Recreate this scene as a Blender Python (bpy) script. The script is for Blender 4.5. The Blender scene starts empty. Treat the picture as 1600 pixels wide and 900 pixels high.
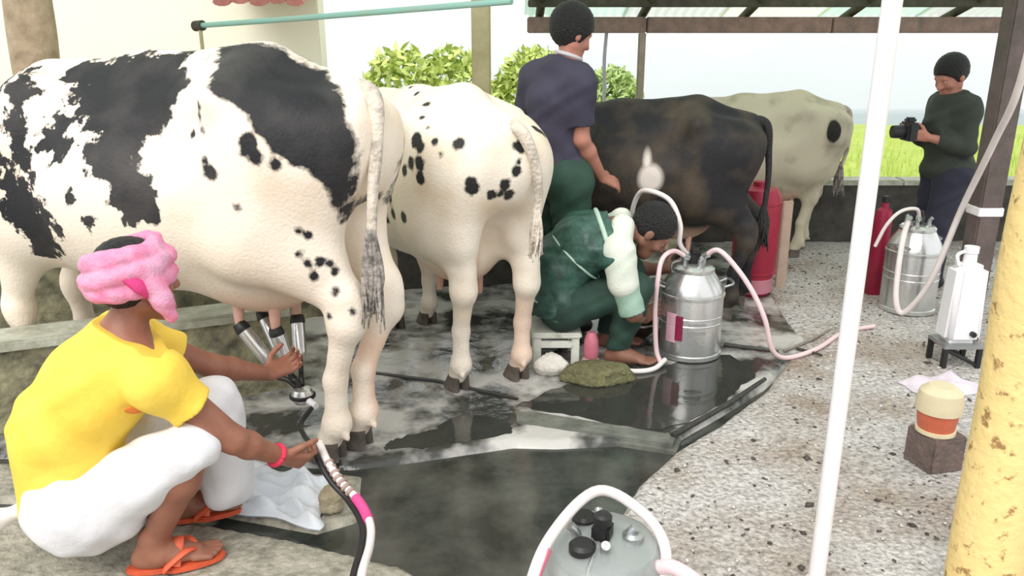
import bpy, bmesh, math, random
import numpy as np
from mathutils import Vector, Matrix

random.seed(7)
RNG = np.random.default_rng(7)
scene = bpy.context.scene
COL = scene.collection

# ------------------------------------------------------------------ camera, sky, sun, exposure
cam_data = bpy.data.cameras.new('camera')
cam_data.sensor_width = 36.0
cam_data.lens = 36.0 * 1260.0 / 1600.0
cam_data.clip_end = 1000.0
camera = bpy.data.objects.new('camera', cam_data)
COL.objects.link(camera)
camera.location = (0.0, 0.0, 1.575)
camera.rotation_euler = (math.radians(90.0 - 17.2), 0.0, 0.0)
scene.camera = camera

world = bpy.data.worlds.new('overcast_sky')
scene.world = world
world.use_nodes = True
bg = world.node_tree.nodes['Background']
bg.inputs['Color'].default_value = (0.97, 0.985, 1.0, 1.0)
bg.inputs['Strength'].default_value = 1.15

sun_data = bpy.data.lights.new('sun', 'SUN')
sun_data.energy = 2.0
sun_data.angle = math.radians(40.0)
sun_data.color = (1.0, 0.97, 0.92)
sun = bpy.data.objects.new('sun', sun_data)
COL.objects.link(sun)
sun.rotation_euler = (math.radians(42.0), 0.0, math.radians(-28.0))

vs = scene.view_settings
vs.view_transform = 'Standard'
vs.look = 'None'
vs.gamma = 1.0
vs.use_curve_mapping = False
vs.exposure = 0.25

# ------------------------------------------------------------------ materials
MATS = {}


def mat(name, col, rough=0.6, var=0.0, scale=8.0, bump=0.0, bscale=60.0, metal=0.0, spec=0.5,
        col2=None, thresh=None, trans=0.0, ior=1.45, sheen=0.0, detail=4.0, rough2=None, subs=0.0):
    """Procedural principled material: noise mixes col and col2 (or a darker col); noise bump."""
    if name in MATS:
        return MATS[name]
    m = bpy.data.materials.new(name)
    m.use_nodes = True
    nt = m.node_tree
    b = nt.nodes['Principled BSDF']
    b.inputs['Roughness'].default_value = rough
    b.inputs['Metallic'].default_value = metal
    b.inputs['Specular IOR Level'].default_value = spec
    b.inputs['IOR'].default_value = ior
    b.inputs['Transmission Weight'].default_value = trans
    if subs:
        b.inputs['Subsurface Weight'].default_value = subs
        b.inputs['Subsurface Radius'].default_value = (0.02, 0.01, 0.006)
    tc = nt.nodes.new('ShaderNodeTexCoord')
    if var > 0 or col2 is not None:
        n = nt.nodes.new('ShaderNodeTexNoise')
        n.inputs['Scale'].default_value = scale
        n.inputs['Detail'].default_value = detail
        n.inputs['Roughness'].default_value = 0.62
        nt.links.new(tc.outputs['Object'], n.inputs['Vector'])
        rp = nt.nodes.new('ShaderNodeValToRGB')
        lo, hi = thresh if thresh else (0.3, 0.72)
        rp.color_ramp.elements[0].position = lo
        rp.color_ramp.elements[1].position = hi
        c2 = col2 if col2 is not None else tuple(c * (1.0 - var) for c in col)
        rp.color_ramp.elements[0].color = (*c2, 1)
        rp.color_ramp.elements[1].color = (*col, 1)
        nt.links.new(n.outputs['Fac'], rp.inputs['Fac'])
        nt.links.new(rp.outputs['Color'], b.inputs['Base Color'])
        if rough2 is not None:
            mr = nt.nodes.new('ShaderNodeMapRange')
            mr.inputs['From Min'].default_value = lo
            mr.inputs['From Max'].default_value = hi
            mr.inputs['To Min'].default_value = rough2
            mr.inputs['To Max'].default_value = rough
            nt.links.new(n.outputs['Fac'], mr.inputs['Value'])
            nt.links.new(mr.outputs['Result'], b.inputs['Roughness'])
    else:
        b.inputs['Base Color'].default_value = (*col, 1)
    if bump > 0:
        n2 = nt.nodes.new('ShaderNodeTexNoise')
        n2.inputs['Scale'].default_value = bscale
        n2.inputs['Detail'].default_value = 5.0
        nt.links.new(tc.outputs['Object'], n2.inputs['Vector'])
        bp = nt.nodes.new('ShaderNodeBump')
        bp.inputs['Strength'].default_value = bump
        bp.inputs['Distance'].default_value = 0.02
        nt.links.new(n2.outputs['Fac'], bp.inputs['Height'])
        nt.links.new(bp.outputs['Normal'], b.inputs['Normal'])
    MATS[name] = m
    return m


def coat_mat(name, white, tan_tone, black, black2, amp=0.035, nscale=22.0, edge=0.006):
    """Cattle coat: the mesh attribute 'patch' is a signed distance to the dark patches (positive inside)."""
    m = bpy.data.materials.new(name)
    m.use_nodes = True
    nt = m.node_tree
    b = nt.nodes['Principled BSDF']
    b.inputs['Roughness'].default_value = 0.62
    b.inputs['Specular IOR Level'].default_value = 0.35
    tc = nt.nodes.new('ShaderNodeTexCoord')
    at = nt.nodes.new('ShaderNodeAttribute'); at.attribute_name = 'patch'
    am = nt.nodes.new('ShaderNodeAttribute'); am.attribute_name = 'ragged'
    n = nt.nodes.new('ShaderNodeTexNoise')
    n.inputs['Scale'].default_value = nscale
    n.inputs['Detail'].default_value = 4.0
    n.inputs['Roughness'].default_value = 0.6
    nt.links.new(tc.outputs['Object'], n.inputs['Vector'])
    sub = nt.nodes.new('ShaderNodeMath'); sub.operation = 'SUBTRACT'; sub.inputs[1].default_value = 0.5
    nt.links.new(n.outputs['Fac'], sub.inputs[0])
    mu = nt.nodes.new('ShaderNodeMath'); mu.operation = 'MULTIPLY'
    nt.links.new(sub.outputs[0], mu.inputs[0])
    nt.links.new(am.outputs['Fac'], mu.inputs[1])
    ad = nt.nodes.new('ShaderNodeMath'); ad.operation = 'ADD'
    nt.links.new(mu.outputs[0], ad.inputs[0]); nt.links.new(at.outputs['Fac'], ad.inputs[1])
    mr = nt.nodes.new('ShaderNodeMapRange')
    mr.inputs['From Min'].default_value = -edge; mr.inputs['From Max'].default_value = edge
    nt.links.new(ad.outputs[0], mr.inputs['Value'])

    def two(ca, cb, sc, lo, hi):
        nn = nt.nodes.new('ShaderNodeTexNoise'); nn.inputs['Scale'].default_value = sc
        nn.inputs['Detail'].default_value = 5.0
        nt.links.new(tc.outputs['Object'], nn.inputs['Vector'])
        r = nt.nodes.new('ShaderNodeValToRGB')
        r.color_ramp.elements[0].position = lo; r.color_ramp.elements[1].position = hi
        r.color_ramp.elements[0].color = (*ca, 1); r.color_ramp.elements[1].color = (*cb, 1)
        nt.links.new(nn.outputs['Fac'], r.inputs['Fac'])
        return r
    w = two(tan_tone, white, 4.5, 0.26, 0.5)
    k = two(black, black2, 5.0, 0.42, 0.75)
    mx = nt.nodes.new('ShaderNodeMix'); mx.data_type = 'RGBA'
    nt.links.new(mr.outputs['Result'], mx.inputs['Factor'])
    nt.links.new(w.outputs['Color'], mx.inputs[6]); nt.links.new(k.outputs['Color'], mx.inputs[7])
    # pink skin and a tan tone on some hind legs, given as mesh attributes
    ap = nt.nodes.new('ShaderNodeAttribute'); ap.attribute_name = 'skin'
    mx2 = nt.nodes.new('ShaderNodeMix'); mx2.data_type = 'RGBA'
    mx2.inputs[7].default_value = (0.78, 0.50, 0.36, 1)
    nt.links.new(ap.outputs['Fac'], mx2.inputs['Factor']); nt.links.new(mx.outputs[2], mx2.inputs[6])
    nt.links.new(mx2.outputs[2], b.inputs['Base Color'])
    nb = nt.nodes.new('ShaderNodeTexNoise'); nb.inputs['Scale'].default_value = 90.0
    nb.inputs['Detail'].default_value = 3.0
    nt.links.new(tc.outputs['Object'], nb.inputs['Vector'])
    bp = nt.nodes.new('ShaderNodeBump'); bp.inputs['Strength'].default_value = 0.18
    bp.inputs['Distance'].default_value = 0.02
    nt.links.new(nb.outputs['Fac'], bp.inputs['Height']); nt.links.new(bp.outputs['Normal'], b.inputs['Normal'])
    return m


# ------------------------------------------------------------------ mesh helpers
def tag(o, label=None, cat=None, group=None, kind=None):
    if label: o['label'] = label
    if cat: o['category'] = cat
    if group: o['group'] = group
    if kind: o['kind'] = kind
    return o


def empty(name, loc=(0, 0, 0), rz=0.0, s=1.0):
    o = bpy.data.objects.new(name, None)
    COL.objects.link(o)
    o.location = loc
    o.rotation_euler = (0, 0, rz)
    o.scale = (s, s, s)
    o.empty_display_size = 0.1
    return o


def obj(name, me, m, parent=None, loc=None, rot=None):
    o = bpy.data.objects.new(name, me)
    if m is not None and not me.materials:
        me.materials.append(m)
    COL.objects.link(o)
    if parent is not None:
        o.parent = parent
    if loc is not None: o.location = loc
    if rot is not None: o.rotation_euler = rot
    return o


def np_mesh(name, V, Q, smooth=True):
    me = bpy.data.meshes.new(name)
    V = np.asarray(V, dtype=np.float32); Q = np.asarray(Q, dtype=np.int32)
    me.vertices.add(len(V)); me.vertices.foreach_set('co', V.ravel())
    nq, w = Q.shape
    me.loops.add(nq * w); me.loops.foreach_set('vertex_index', Q.ravel())
    me.polygons.add(nq)
    me.polygons.foreach_set('loop_start', np.arange(0, nq * w, w, dtype=np.int32))
    me.polygons.foreach_set('loop_total', np.full(nq, w, dtype=np.int32))
    if smooth:
        me.polygons.foreach_set('use_smooth', np.ones(nq, dtype=bool))
    me.update(calc_edges=True)
    me.validate()
    return me


def bm_mesh(name, bm, smooth=False, sharp=None):
    bmesh.ops.recalc_face_normals(bm, faces=bm.faces)
    me = bpy.data.meshes.new(name)
    bm.to_mesh(me); bm.free()
    if smooth:
        for p in me.polygons: p.use_smooth = True
        if sharp is not None:
            me.set_sharp_from_angle(angle=math.radians(sharp))
    return me


def bm_box(bm, lo, hi, bevel=0.0, segs=2):
    t = bmesh.new()
    bmesh.ops.create_cube(t, size=1.0)
    for v in t.verts:
        v.co = Vector([lo[i] + (v.co[i] + 0.5) * (hi[i] - lo[i]) for i in range(3)])
    if bevel > 0:
        bmesh.ops.bevel(t, geom=t.edges[:], offset=bevel, segments=segs, affect='EDGES')
    tmp = bpy.data.meshes.new('t'); t.to_mesh(tmp); t.free()
    bm.from_mesh(tmp); bpy.data.meshes.remove(tmp)


def box_mesh(name, lo, hi, bevel=0.0, smooth=False):
    bm = bmesh.new(); bm_box(bm, lo, hi, bevel)
    return bm_mesh(name, bm, smooth, 40)


def bm_lathe(bm, prof, segs=32, c=(0, 0, 0), close=True):
    rings = []
    for r, z in prof:
        if r < 1e-5:
            rings.append([bm.verts.new((c[0], c[1], c[2] + z))])
        else:
            rings.append([bm.verts.new((c[0] + r * math.cos(2 * math.pi * i / segs),
                                        c[1] + r * math.sin(2 * math.pi * i / segs), c[2] + z)) for i in range(segs)])
    for a, b in zip(rings, rings[1:]):
        for i in range(segs):
            j = (i + 1) % segs
            if len(a) == 1 and len(b) == 1: continue
            if len(a) == 1: bm.faces.new((a[0], b[i], b[j]))
            elif len(b) == 1: bm.faces.new((a[i], a[j], b[0]))
            else: bm.faces.new((a[i], a[j], b[j], b[i]))


def lathe(name, prof, segs=32, c=(0, 0, 0), sharp=35):
    bm = bmesh.new(); bm_lathe(bm, prof, segs, c)
    return bm_mesh(name, bm, True, sharp)


def catmull(pts, n=8):
    P = [np.array(p, float) for p in pts]
    P = [2 * P[0] - P[1]] + P + [2 * P[-1] - P[-2]]
    out = []
    for i in range(1, len(P) - 2):
        for k in range(n):
            t = k / n
            a, b, c, d = P[i - 1], P[i], P[i + 1], P[i + 2]
            out.append(0.5 * (2 * b + (c - a) * t + (2 * a - 5 * b + 4 * c - d) * t * t + (3 * b - a - 3 * c + d) * t ** 3))
    out.append(P[-2])
    return np.array(out)


def bm_tube(bm, pts, r, segs=10, n=8, raw=False, flat=1.0):
    """Sweep a circle along a smooth path; r is a number, a list of per-control-point radii or f(t)."""
    C = np.array(pts, float) if raw else catmull(pts, n)
    N = len(C)
    if callable(r): R = [r(i / (N - 1)) for i in range(N)]
    elif isinstance(r, (list, tuple)): R = np.interp(np.linspace(0, 1, N), np.linspace(0, 1, len(r)), r)
    else: R = [r] * N
    T = np.gradient(C, axis=0)
    T /= np.linalg.norm(T, axis=1)[:, None] + 1e-12
    up = np.array([0, 0, 1.0]) if abs(T[0][2]) < 0.9 else np.array([1.0, 0, 0])
    u = np.cross(T[0], up); u /= np.linalg.norm(u)
    rings = []
    for i in range(N):
        u = u - T[i] * np.dot(u, T[i]); u /= np.linalg.norm(u) + 1e-12
        w = np.cross(T[i], u)
        rings.append([bm.verts.new(C[i] + R[i] * (math.cos(2 * math.pi * k / segs) * u + flat * math.sin(2 * math.pi * k / segs) * w))
                      for k in range(segs)])
    for a, b in zip(rings, rings[1:]):
        for k in range(segs):
            j = (k + 1) % segs
            bm.faces.new((a[k], a[j], b[j], b[k]))
    bm.faces.new(rings[0]); bm.faces.new(rings[-1])


def tube(name, pts, r, segs=10, n=8, raw=False, flat=1.0):
    bm = bmesh.new(); bm_tube(bm, pts, r, segs, n, raw, flat)
    return bm_mesh(name, bm, True, 50)


def prism(name, poly, z0, z1, bevel=0.0):
    bm = bmesh.new()
    a = [bm.verts.new((x, y, z0)) for x, y in poly]
    b = [bm.verts.new((x, y, z1)) for x, y in poly]
    bm.faces.new(a[::-1]); top = bm.faces.new(b)
    for i in range(len(poly)):
        j = (i + 1) % len(poly)
        bm.faces.new((a[i], a[j], b[j], b[i]))
    if bevel:
        bmesh.ops.bevel(bm, geom=[e for e in bm.edges if all(abs(v.co.z - z1) < 1e-6 for v in e.verts)],
                        offset=bevel, segments=2, affect='EDGES')
    return bm_mesh(name, bm, False)


# ------------------------------------------------------------------ distance-field modelling (continuous organic surfaces)
def V3(*a): return np.array(a, float)


def unit(v):
    v = np.asarray(v, float)
    return v / (np.linalg.norm(v) + 1e-12)


class Field:
    def __init__(self, h):
        self.h = h; self.ops = []

    def cap(self, a, b, r1, r2=None, k=0.02, n=None, s=1.0, op='u'):
        a = np.asarray(a, float); b = np.asarray(b, float)
        r2 = r1 if r2 is None else r2
        m = max(r1, r2) * max(s, 1.0)
        self.ops.append(('cap', np.minimum(a, b) - m, np.maximum(a, b) + m, k, op, (a, b, r1, r2, None if n is None else unit(n), s)))

    def ell(self, c, r, k=0.02, axes=None, op='u'):
        c = np.asarray(c, float); r = np.asarray(r, float)
        m = r.max() if axes is not None else r
        self.ops.append(('ell', c - m, c + m, k, op, (c, r, axes)))

    def plane(self, p, n, lo=None, hi=None):
        """keep the side behind the plane (dot(x-p, n) < 0), optionally only inside a box"""
        self.ops.append(('plane', lo, hi, 0, 'p', (np.asarray(p, float), unit(n))))

    def warp(self, f):
        self.ops.append(('warp', None, None, 0, 'w', f))

    def mesh(self):
        h = self.h
        lo = np.min([o[1] for o in self.ops if o[4] == 'u'], axis=0) - 4 * h
        hi = np.max([o[2] for o in self.ops if o[4] == 'u'], axis=0) + 4 * h
        n = np.ceil((hi - lo) / h).astype(int) + 1
        D = np.full(n, 1.0, np.float32)
        ax = [(lo[i] + h * np.arange(n[i])).astype(np.float32) for i in range(3)]
        for kind, l, u, k, op, par in self.ops:
            if kind == 'warp':
                X, Y, Z = ax[0][:, None, None], ax[1][None, :, None], ax[2][None, None, :]
                D += par(X, Y, Z).astype(np.float32)
                continue
            if l is None:
                i0, i1 = np.zeros(3, int), n
            else:
                mg = k + 3 * h
                i0 = np.clip(np.floor((np.asarray(l) - mg - lo) / h).astype(int), 0, n)
                i1 = np.clip(np.ceil((np.asarray(u) + mg - lo) / h).astype(int) + 1, 0, n)
            sl = tuple(slice(i0[i], i1[i]) for i in range(3))
            X = ax[0][sl[0]][:, None, None]; Y = ax[1][sl[1]][None, :, None]; Z = ax[2][sl[2]][None, None, :]
            if kind == 'cap':
                a, b, r1, r2, nn, s = par
                q = [X - a[0], Y - a[1], Z - a[2]]
                ba = b - a; L = float(ba @ ba) + 1e-12
                t = np.clip((q[0] * ba[0] + q[1] * ba[1] + q[2] * ba[2]) / L, 0, 1)
                c = [q[i] - t * ba[i] for i in range(3)]
                if nn is not None and s != 1.0:
                    cn = (c[0] * nn[0] + c[1] * nn[1] + c[2] * nn[2]) * (1.0 - 1.0 / s)
                    c = [c[i] - nn[i] * cn for i in range(3)]
                d = np.sqrt(c[0] ** 2 + c[1] ** 2 + c[2] ** 2) - (r1 + (r2 - r1) * t)
            elif kind == 'ell':
                c, r, axes = par
                q = [X - c[0], Y - c[1], Z - c[2]]
                if axes is not None:
                    q = [q[0] * A[0] + q[1] * A[1] + q[2] * A[2] for A in axes]
                k0 = np.sqrt((q[0] / r[0]) ** 2 + (q[1] / r[1]) ** 2 + (q[2] / r[2]) ** 2)
                k1 = np.sqrt((q[0] / r[0] ** 2) ** 2 + (q[1] / r[1] ** 2) ** 2 + (q[2] / r[2] ** 2) ** 2) + 1e-9
                d = k0 * (k0 - 1.0) / k1
            else:
                p, nn = par
                d = (X - p[0]) * nn[0] + (Y - p[1]) * nn[1] + (Z - p[2]) * nn[2]
                D[sl] = np.maximum(D[sl], d)
                continue
            cur = D[sl]
            if op == 'u':
                hh = np.maximum(k - np.abs(cur - d), 0) / max(k, 1e-6)
                D[sl] = np.minimum(cur, d) - hh * hh * k * 0.25
            else:
                d = -d
                hh = np.maximum(k - np.abs(cur - d), 0) / max(k, 1e-6)
                D[sl] = np.maximum(cur, d) + hh * hh * k * 0.25
        return surface_nets(D, lo, h)


def surface_nets(D, lo, h):
    S = D < 0
    nx, ny, nz = D.shape
    c = np.zeros((nx - 1, ny - 1, nz - 1), np.int8)
    for dx in (0, 1):
        for dy in (0, 1):
            for dz in (0, 1):
                c += S[dx:nx - 1 + dx, dy:ny - 1 + dy, dz:nz - 1 + dz]
    cells = np.argwhere((c > 0) & (c < 8))
    idx = np.full(c.shape, -1, np.int32)
    idx[cells[:, 0], cells[:, 1], cells[:, 2]] = np.arange(len(cells), dtype=np.int32)
    acc = np.zeros((len(cells), 3)); cnt = np.zeros(len(cells))
    for axis in range(3):
        o1, o2 = [a for a in range(3) if a != axis]
        for e1 in (0, 1):
            for e2 in (0, 1):
                p = cells.copy(); p[:, o1] += e1; p[:, o2] += e2
                q = p.copy(); q[:, axis] += 1
                da = D[p[:, 0], p[:, 1], p[:, 2]]; db = D[q[:, 0], q[:, 1], q[:, 2]]
                m = (da < 0) != (db < 0)
                t = np.where(m, da / np.where(m, da - db, 1), 0)
                w = p - cells
                w = w.astype(float); w[:, axis] = t
                acc[m] += w[m]; cnt[m] += 1
    V = (cells + acc / cnt[:, None]) * h + lo
    quads = []
    for axis in range(3):
        o1, o2 = [(1, 2), (2, 0), (0, 1)][axis]
        sl0 = [slice(None)] * 3; sl1 = [slice(None)] * 3
        sl0[axis] = slice(0, -1); sl1[axis] = slice(1, None)
        A = S[tuple(sl0)]; B = S[tuple(sl1)]
        e = np.argwhere(A != B)
        e = e[(e[:, o1] > 0) & (e[:, o2] > 0)]
        e = e[(e[:, o1] < D.shape[o1] - 1) & (e[:, o2] < D.shape[o2] - 1)]
        if not len(e): continue
        fl = A[e[:, 0], e[:, 1], e[:, 2]]
        def ix(d1, d2):
            p = e.copy(); p[:, o1] -= d1; p[:, o2] -= d2
            return idx[p[:, 0], p[:, 1], p[:, 2]]
        q = np.stack([ix(1, 1), ix(0, 1), ix(0, 0), ix(1, 0)], axis=1)
        q[~fl] = q[~fl][:, ::-1]
        quads.append(q)
    Q = np.concatenate(quads)
    Q = Q[(Q >= 0).all(axis=1)]
    return V, Q


def field_obj(name, F, m, parent=None, origin=(0, 0, 0)):
    V, Q = F.mesh()
    return obj(name, np_mesh(name, V - np.asarray(origin), Q), m, parent)


def set_attr(me, name, vals):
    a = me.attributes.new(name, 'FLOAT', 'POINT')
    a.data.foreach_set('value', np.asarray(vals, np.float32))


def poly_sdf(P, poly):
    """signed distance, positive inside"""
    poly = np.asarray(poly, float)
    d = np.full(len(P), 1e9); inside = np.zeros(len(P), bool)
    for i in range(len(poly)):
        a = poly[i]; b = poly[(i + 1) % len(poly)]
        ab = b - a; ap = P - a
        t = np.clip((ap @ ab) / (ab @ ab + 1e-12), 0, 1)
        d = np.minimum(d, np.linalg.norm(ap - t[:, None] * ab, axis=1))
        cr = ((a[1] > P[:, 1]) != (b[1] > P[:, 1]))
        with np.errstate(divide='ignore', invalid='ignore'):
            xx = (b[0] - a[0]) * (P[:, 1] - a[1]) / (b[1] - a[1] + 1e-15) + a[0]
        inside ^= cr & (P[:, 0] < xx)
    return np.where(inside, d, -d)

# ------------------------------------------------------------------ the setting
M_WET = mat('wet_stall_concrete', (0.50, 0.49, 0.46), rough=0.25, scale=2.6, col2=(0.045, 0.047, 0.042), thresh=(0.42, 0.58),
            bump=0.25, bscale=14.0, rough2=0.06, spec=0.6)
M_WATER = mat('dark_gutter_water', (0.085, 0.088, 0.075), rough=0.16, scale=3.6, col2=(0.022, 0.026, 0.022), thresh=(0.36, 0.68),
              bump=0.12, bscale=9.0, spec=0.6)
M_WALK = mat('rough_wet_walkway', (0.66, 0.63, 0.60), rough=0.42, scale=48.0, col2=(0.22, 0.20, 0.185), thresh=(0.30, 0.62),
             bump=0.8, bscale=55.0, rough2=0.2, detail=8.0)
def add_mud(m, col, scale, lo, hi):
    """large irregular stains of mud over an existing material"""
    nt = m.node_tree; b = nt.nodes['Principled BSDF']
    src = b.inputs['Base Color'].links[0].from_socket
    tc = [n for n in nt.nodes if n.type == 'TEX_COORD'][0]
    n = nt.nodes.new('ShaderNodeTexNoise'); n.inputs['Scale'].default_value = scale; n.inputs['Detail'].default_value = 7.0
    nt.links.new(tc.outputs['Object'], n.inputs['Vector'])
    mr = nt.nodes.new('ShaderNodeMapRange'); mr.inputs['From Min'].default_value = lo; mr.inputs['From Max'].default_value = hi
    nt.links.new(n.outputs['Fac'], mr.inputs['Value'])
    mx = nt.nodes.new('ShaderNodeMix'); mx.data_type = 'RGBA'; mx.blend_type = 'MULTIPLY'
    mx.inputs[7].default_value = (*col, 1)
    nt.links.new(mr.outputs['Result'], mx.inputs['Factor']); nt.links.new(src, mx.inputs[6])
    nt.links.new(mx.outputs[2], b.inputs['Base Color'])


add_mud(M_WALK, (0.58, 0.48, 0.38), 1.9, 0.46, 0.68)
M_LEDGE = mat('gritty_ledge_concrete', (0.42, 0.39, 0.32), rough=0.7, scale=16.0, col2=(0.17, 0.17, 0.13), thresh=(0.3, 0.62),
              bump=0.7, bscale=40.0)
M_KERB = mat('kerb_concrete', (0.20, 0.21, 0.18), rough=0.4, scale=9.0, col2=(0.09, 0.095, 0.08), bump=0.3, bscale=30.0)
M_MOSS = mat('mossy_manger_concrete', (0.33, 0.31, 0.19), rough=0.75, scale=11.0, col2=(0.09, 0.085, 0.06), thresh=(0.32, 0.66),
             bump=0.6, bscale=24.0)
M_MTOP = mat('pale_manger_cap', (0.52, 0.53, 0.45), rough=0.5, scale=13.0, col2=(0.30, 0.30, 0.22), bump=0.3, bscale=30.0)
M_BWALL = mat('dark_low_wall', (0.085, 0.08, 0.065), rough=0.8, scale=7.0, col2=(0.035, 0.032, 0.028), bump=0.4, bscale=20.0)
M_GRASS = mat('yellow_green_field', (0.42, 0.50, 0.10), rough=0.9, scale=1.3, col2=(0.30, 0.40, 0.07), bump=0.5, bscale=9.0)  # yellow green grass colour, mottled at random
M_VALLEY = mat('far_valley', (0.34, 0.40, 0.38), rough=0.95, scale=0.05, col2=(0.26, 0.33, 0.33))
M_CREAM = mat('cream_plaster', (0.86, 0.80, 0.66), rough=0.8, scale=1.2, col2=(0.82, 0.78, 0.70), bump=0.1, bscale=30.0)
M_TIMBER = mat('pinkish_timber', (0.36, 0.24, 0.19), rough=0.8, scale=14.0, col2=(0.20, 0.15, 0.12), bump=0.4, bscale=40.0)
M_DARKWOOD = mat('dark_rafter_wood', (0.10, 0.09, 0.06), rough=0.8, scale=12.0, col2=(0.05, 0.05, 0.035), bump=0.4, bscale=30.0)
M_YELLOW = mat('peeling_yellow_paint', (0.82, 0.62, 0.26), rough=0.6, scale=26.0, col2=(0.33, 0.19, 0.07), thresh=(0.34, 0.43), detail=7.0,
               bump=0.35, bscale=30.0)
M_POST = mat('olive_cream_post', (0.66, 0.60, 0.36), rough=0.7, scale=9.0, col2=(0.48, 0.42, 0.22), bump=0.2)
M_BARK = mat('brown_log_bark', (0.60, 0.46, 0.32), rough=0.85, scale=10.0, col2=(0.34, 0.25, 0.16), bump=0.7, bscale=22.0)
M_PLUM = mat('dull_plum_post_paint', (0.14, 0.10, 0.095), rough=0.6, scale=8.0, col2=(0.07, 0.06, 0.05), bump=0.2)
M_WHITEPIPE = mat('white_plastic_pipe', (0.86, 0.84, 0.84), rough=0.35, scale=5.0, col2=(0.78, 0.75, 0.76), bump=0.03)
M_TEAL = mat('teal_painted_pipe', (0.30, 0.62, 0.55), rough=0.4, scale=6.0, col2=(0.38, 0.55, 0.46), bump=0.1)
M_TILE = mat('terracotta_tile', (0.50, 0.20, 0.17), rough=0.8, scale=9.0, col2=(0.34, 0.13, 0.12), bump=0.3)


def structure(name, me, m, parent=None):
    o = obj(name, me, m, parent)
    o['kind'] = 'structure'
    return o


# ground under everything: the dark water of the gutter shows where no slab lies
base = structure('floor', prism('floor', [(-6, -1.5), (6, -1.5), (6, 6.5), (-6, 6.5)], -0.30, -0.028), M_WATER)
def rough_slab(name, poly, z0, z1, step, amp, seed):
    """a slab whose top is a fine uneven grid clipped to the outline"""
    bm = bmesh.new()
    P = np.array(poly)
    lo, hi = P.min(0), P.max(0)
    xs = np.arange(lo[0], hi[0] + step, step); ys = np.arange(lo[1], hi[1] + step, step)
    rng = np.random.default_rng(seed)
    G = np.stack(np.meshgrid(xs, ys, indexing='ij'), -1).reshape(-1, 2)
    sd = poly_sdf(G, poly)
    Z = np.zeros(len(G))
    for f, a in ((2.3, 0.5), (6.0, 0.35), (15.0, 0.25), (33.0, 0.2)):
        p = rng.uniform(0, 6.28, 6)
        Z += a * np.sin(G[:, 0] * f + p[0] + 1.7 * np.sin(G[:, 1] * f * 0.7 + p[1])) * np.sin(G[:, 1] * f * 1.1 + p[2] + 1.3 * np.sin(G[:, 0] * f * 0.8 + p[3]))
    Z = z1 + amp * Z - np.clip(0.03 - sd, 0, 0.3) * 1.3
    nx, ny = len(xs), len(ys)
    ok = (sd > -0.12).reshape(nx, ny)
    I = np.arange(nx * ny).reshape(nx, ny)
    q = ok[:-1, :-1] & ok[1:, :-1] & ok[1:, 1:] & ok[:-1, 1:]
    Q = np.stack([I[:-1, :-1][q], I[1:, :-1][q], I[1:, 1:][q], I[:-1, 1:][q]], 1)
    used = np.unique(Q); remap = -np.ones(nx * ny, int); remap[used] = np.arange(len(used))
    V = np.column_stack([G[used], Z[used]])
    bm.free()
    return np_mesh(name, V, remap[Q])


# stall platform where the cattle stand
STALL = [(-5.8, 2.93), (-2.2, 2.90), (-1.25, 2.86), (-0.62, 2.80), (-0.38, 2.86), (0.0, 2.98), (0.18, 2.97), (0.50, 3.00),
         (0.64, 2.98), (0.86, 3.16), (1.21, 3.52), (1.62, 4.06), (1.74, 5.0), (1.78, 6.4), (-5.8, 6.4)]
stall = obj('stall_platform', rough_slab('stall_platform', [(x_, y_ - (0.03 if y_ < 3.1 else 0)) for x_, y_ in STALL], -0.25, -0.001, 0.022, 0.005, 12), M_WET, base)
# walkway on the right
WALK = [(0.66, 2.93), (0.47, 2.66), (0.36, 2.42), (0.27, 2.2), (0.16, 2.02), (0.10, 1.6), (0.06, 0.6), (0.1, -1.4), (5.8, -1.4),
        (5.8, 6.4), (1.68, 6.4), (1.64, 5.0), (1.54, 4.09), (1.21, 3.52), (0.88, 3.13)]


walk = obj('walkway', rough_slab('walkway', 
           [(0.66, 2.93), (0.47, 2.66), (0.36, 2.42), (0.27, 2.2), (0.16, 2.02), (0.10, 1.6), (0.06, 0.3), (5.8, 0.3),
            (5.8, 6.4), (1.68, 6.4), (1.64, 5.0), (1.54, 4.09), (1.21, 3.52), (0.88, 3.13)], -0.2, 0.004, 0.02, 0.010, 3), M_WALK, base)
# foreground ledge by the squatting man
ledge = obj('ledge', rough_slab('ledge', [(-4.5, 2.50), (-2.0, 2.50), (-1.14, 2.43), (-0.7, 2.30), (-0.33, 2.16), (-0.10, 1.95), (0.0, 1.6), (0.0, 0.5), (-4.5, 0.5)],
            -0.2, 0.004, 0.02, 0.005, 5), M_LEDGE, base)
# slab between the ledge and the stall, under the sack
slab = obj('side_slab', rough_slab('side_slab', [(-4.5, 2.55), (-1.95, 2.54), (-1.12, 2.475), (-0.66, 2.34), (-0.52, 2.42), (-0.56, 2.74), (-1.3, 2.82), (-4.5, 2.88)],
           -0.2, -0.008, 0.02, 0.004, 8), M_LEDGE, base)
# kerb stone across the gutter
kerb = obj('kerb', prism('kerb', [(0.0, 3.12), (0.66, 2.90), (0.70, 3.0), (0.66, 3.03), (0.10, 3.22), (0.0, 3.24)], -0.05, 0.010, 0.02), M_KERB, base)
# the dark line of a joint across the stall floor is a recessed gap between two slabs: a low step
step = obj('floor_step', prism('floor_step', [(-0.75, 3.68), (-0.35, 3.55), (-0.08, 3.41), (0.02, 3.36), (0.03, 3.372), (-0.07, 3.43), (-0.34, 3.572), (-0.74, 3.70)], -0.02, 0.006, 0.0),
           mat('dark_joint', (0.03, 0.03, 0.028), rough=0.35, var=0.3), base)

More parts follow.
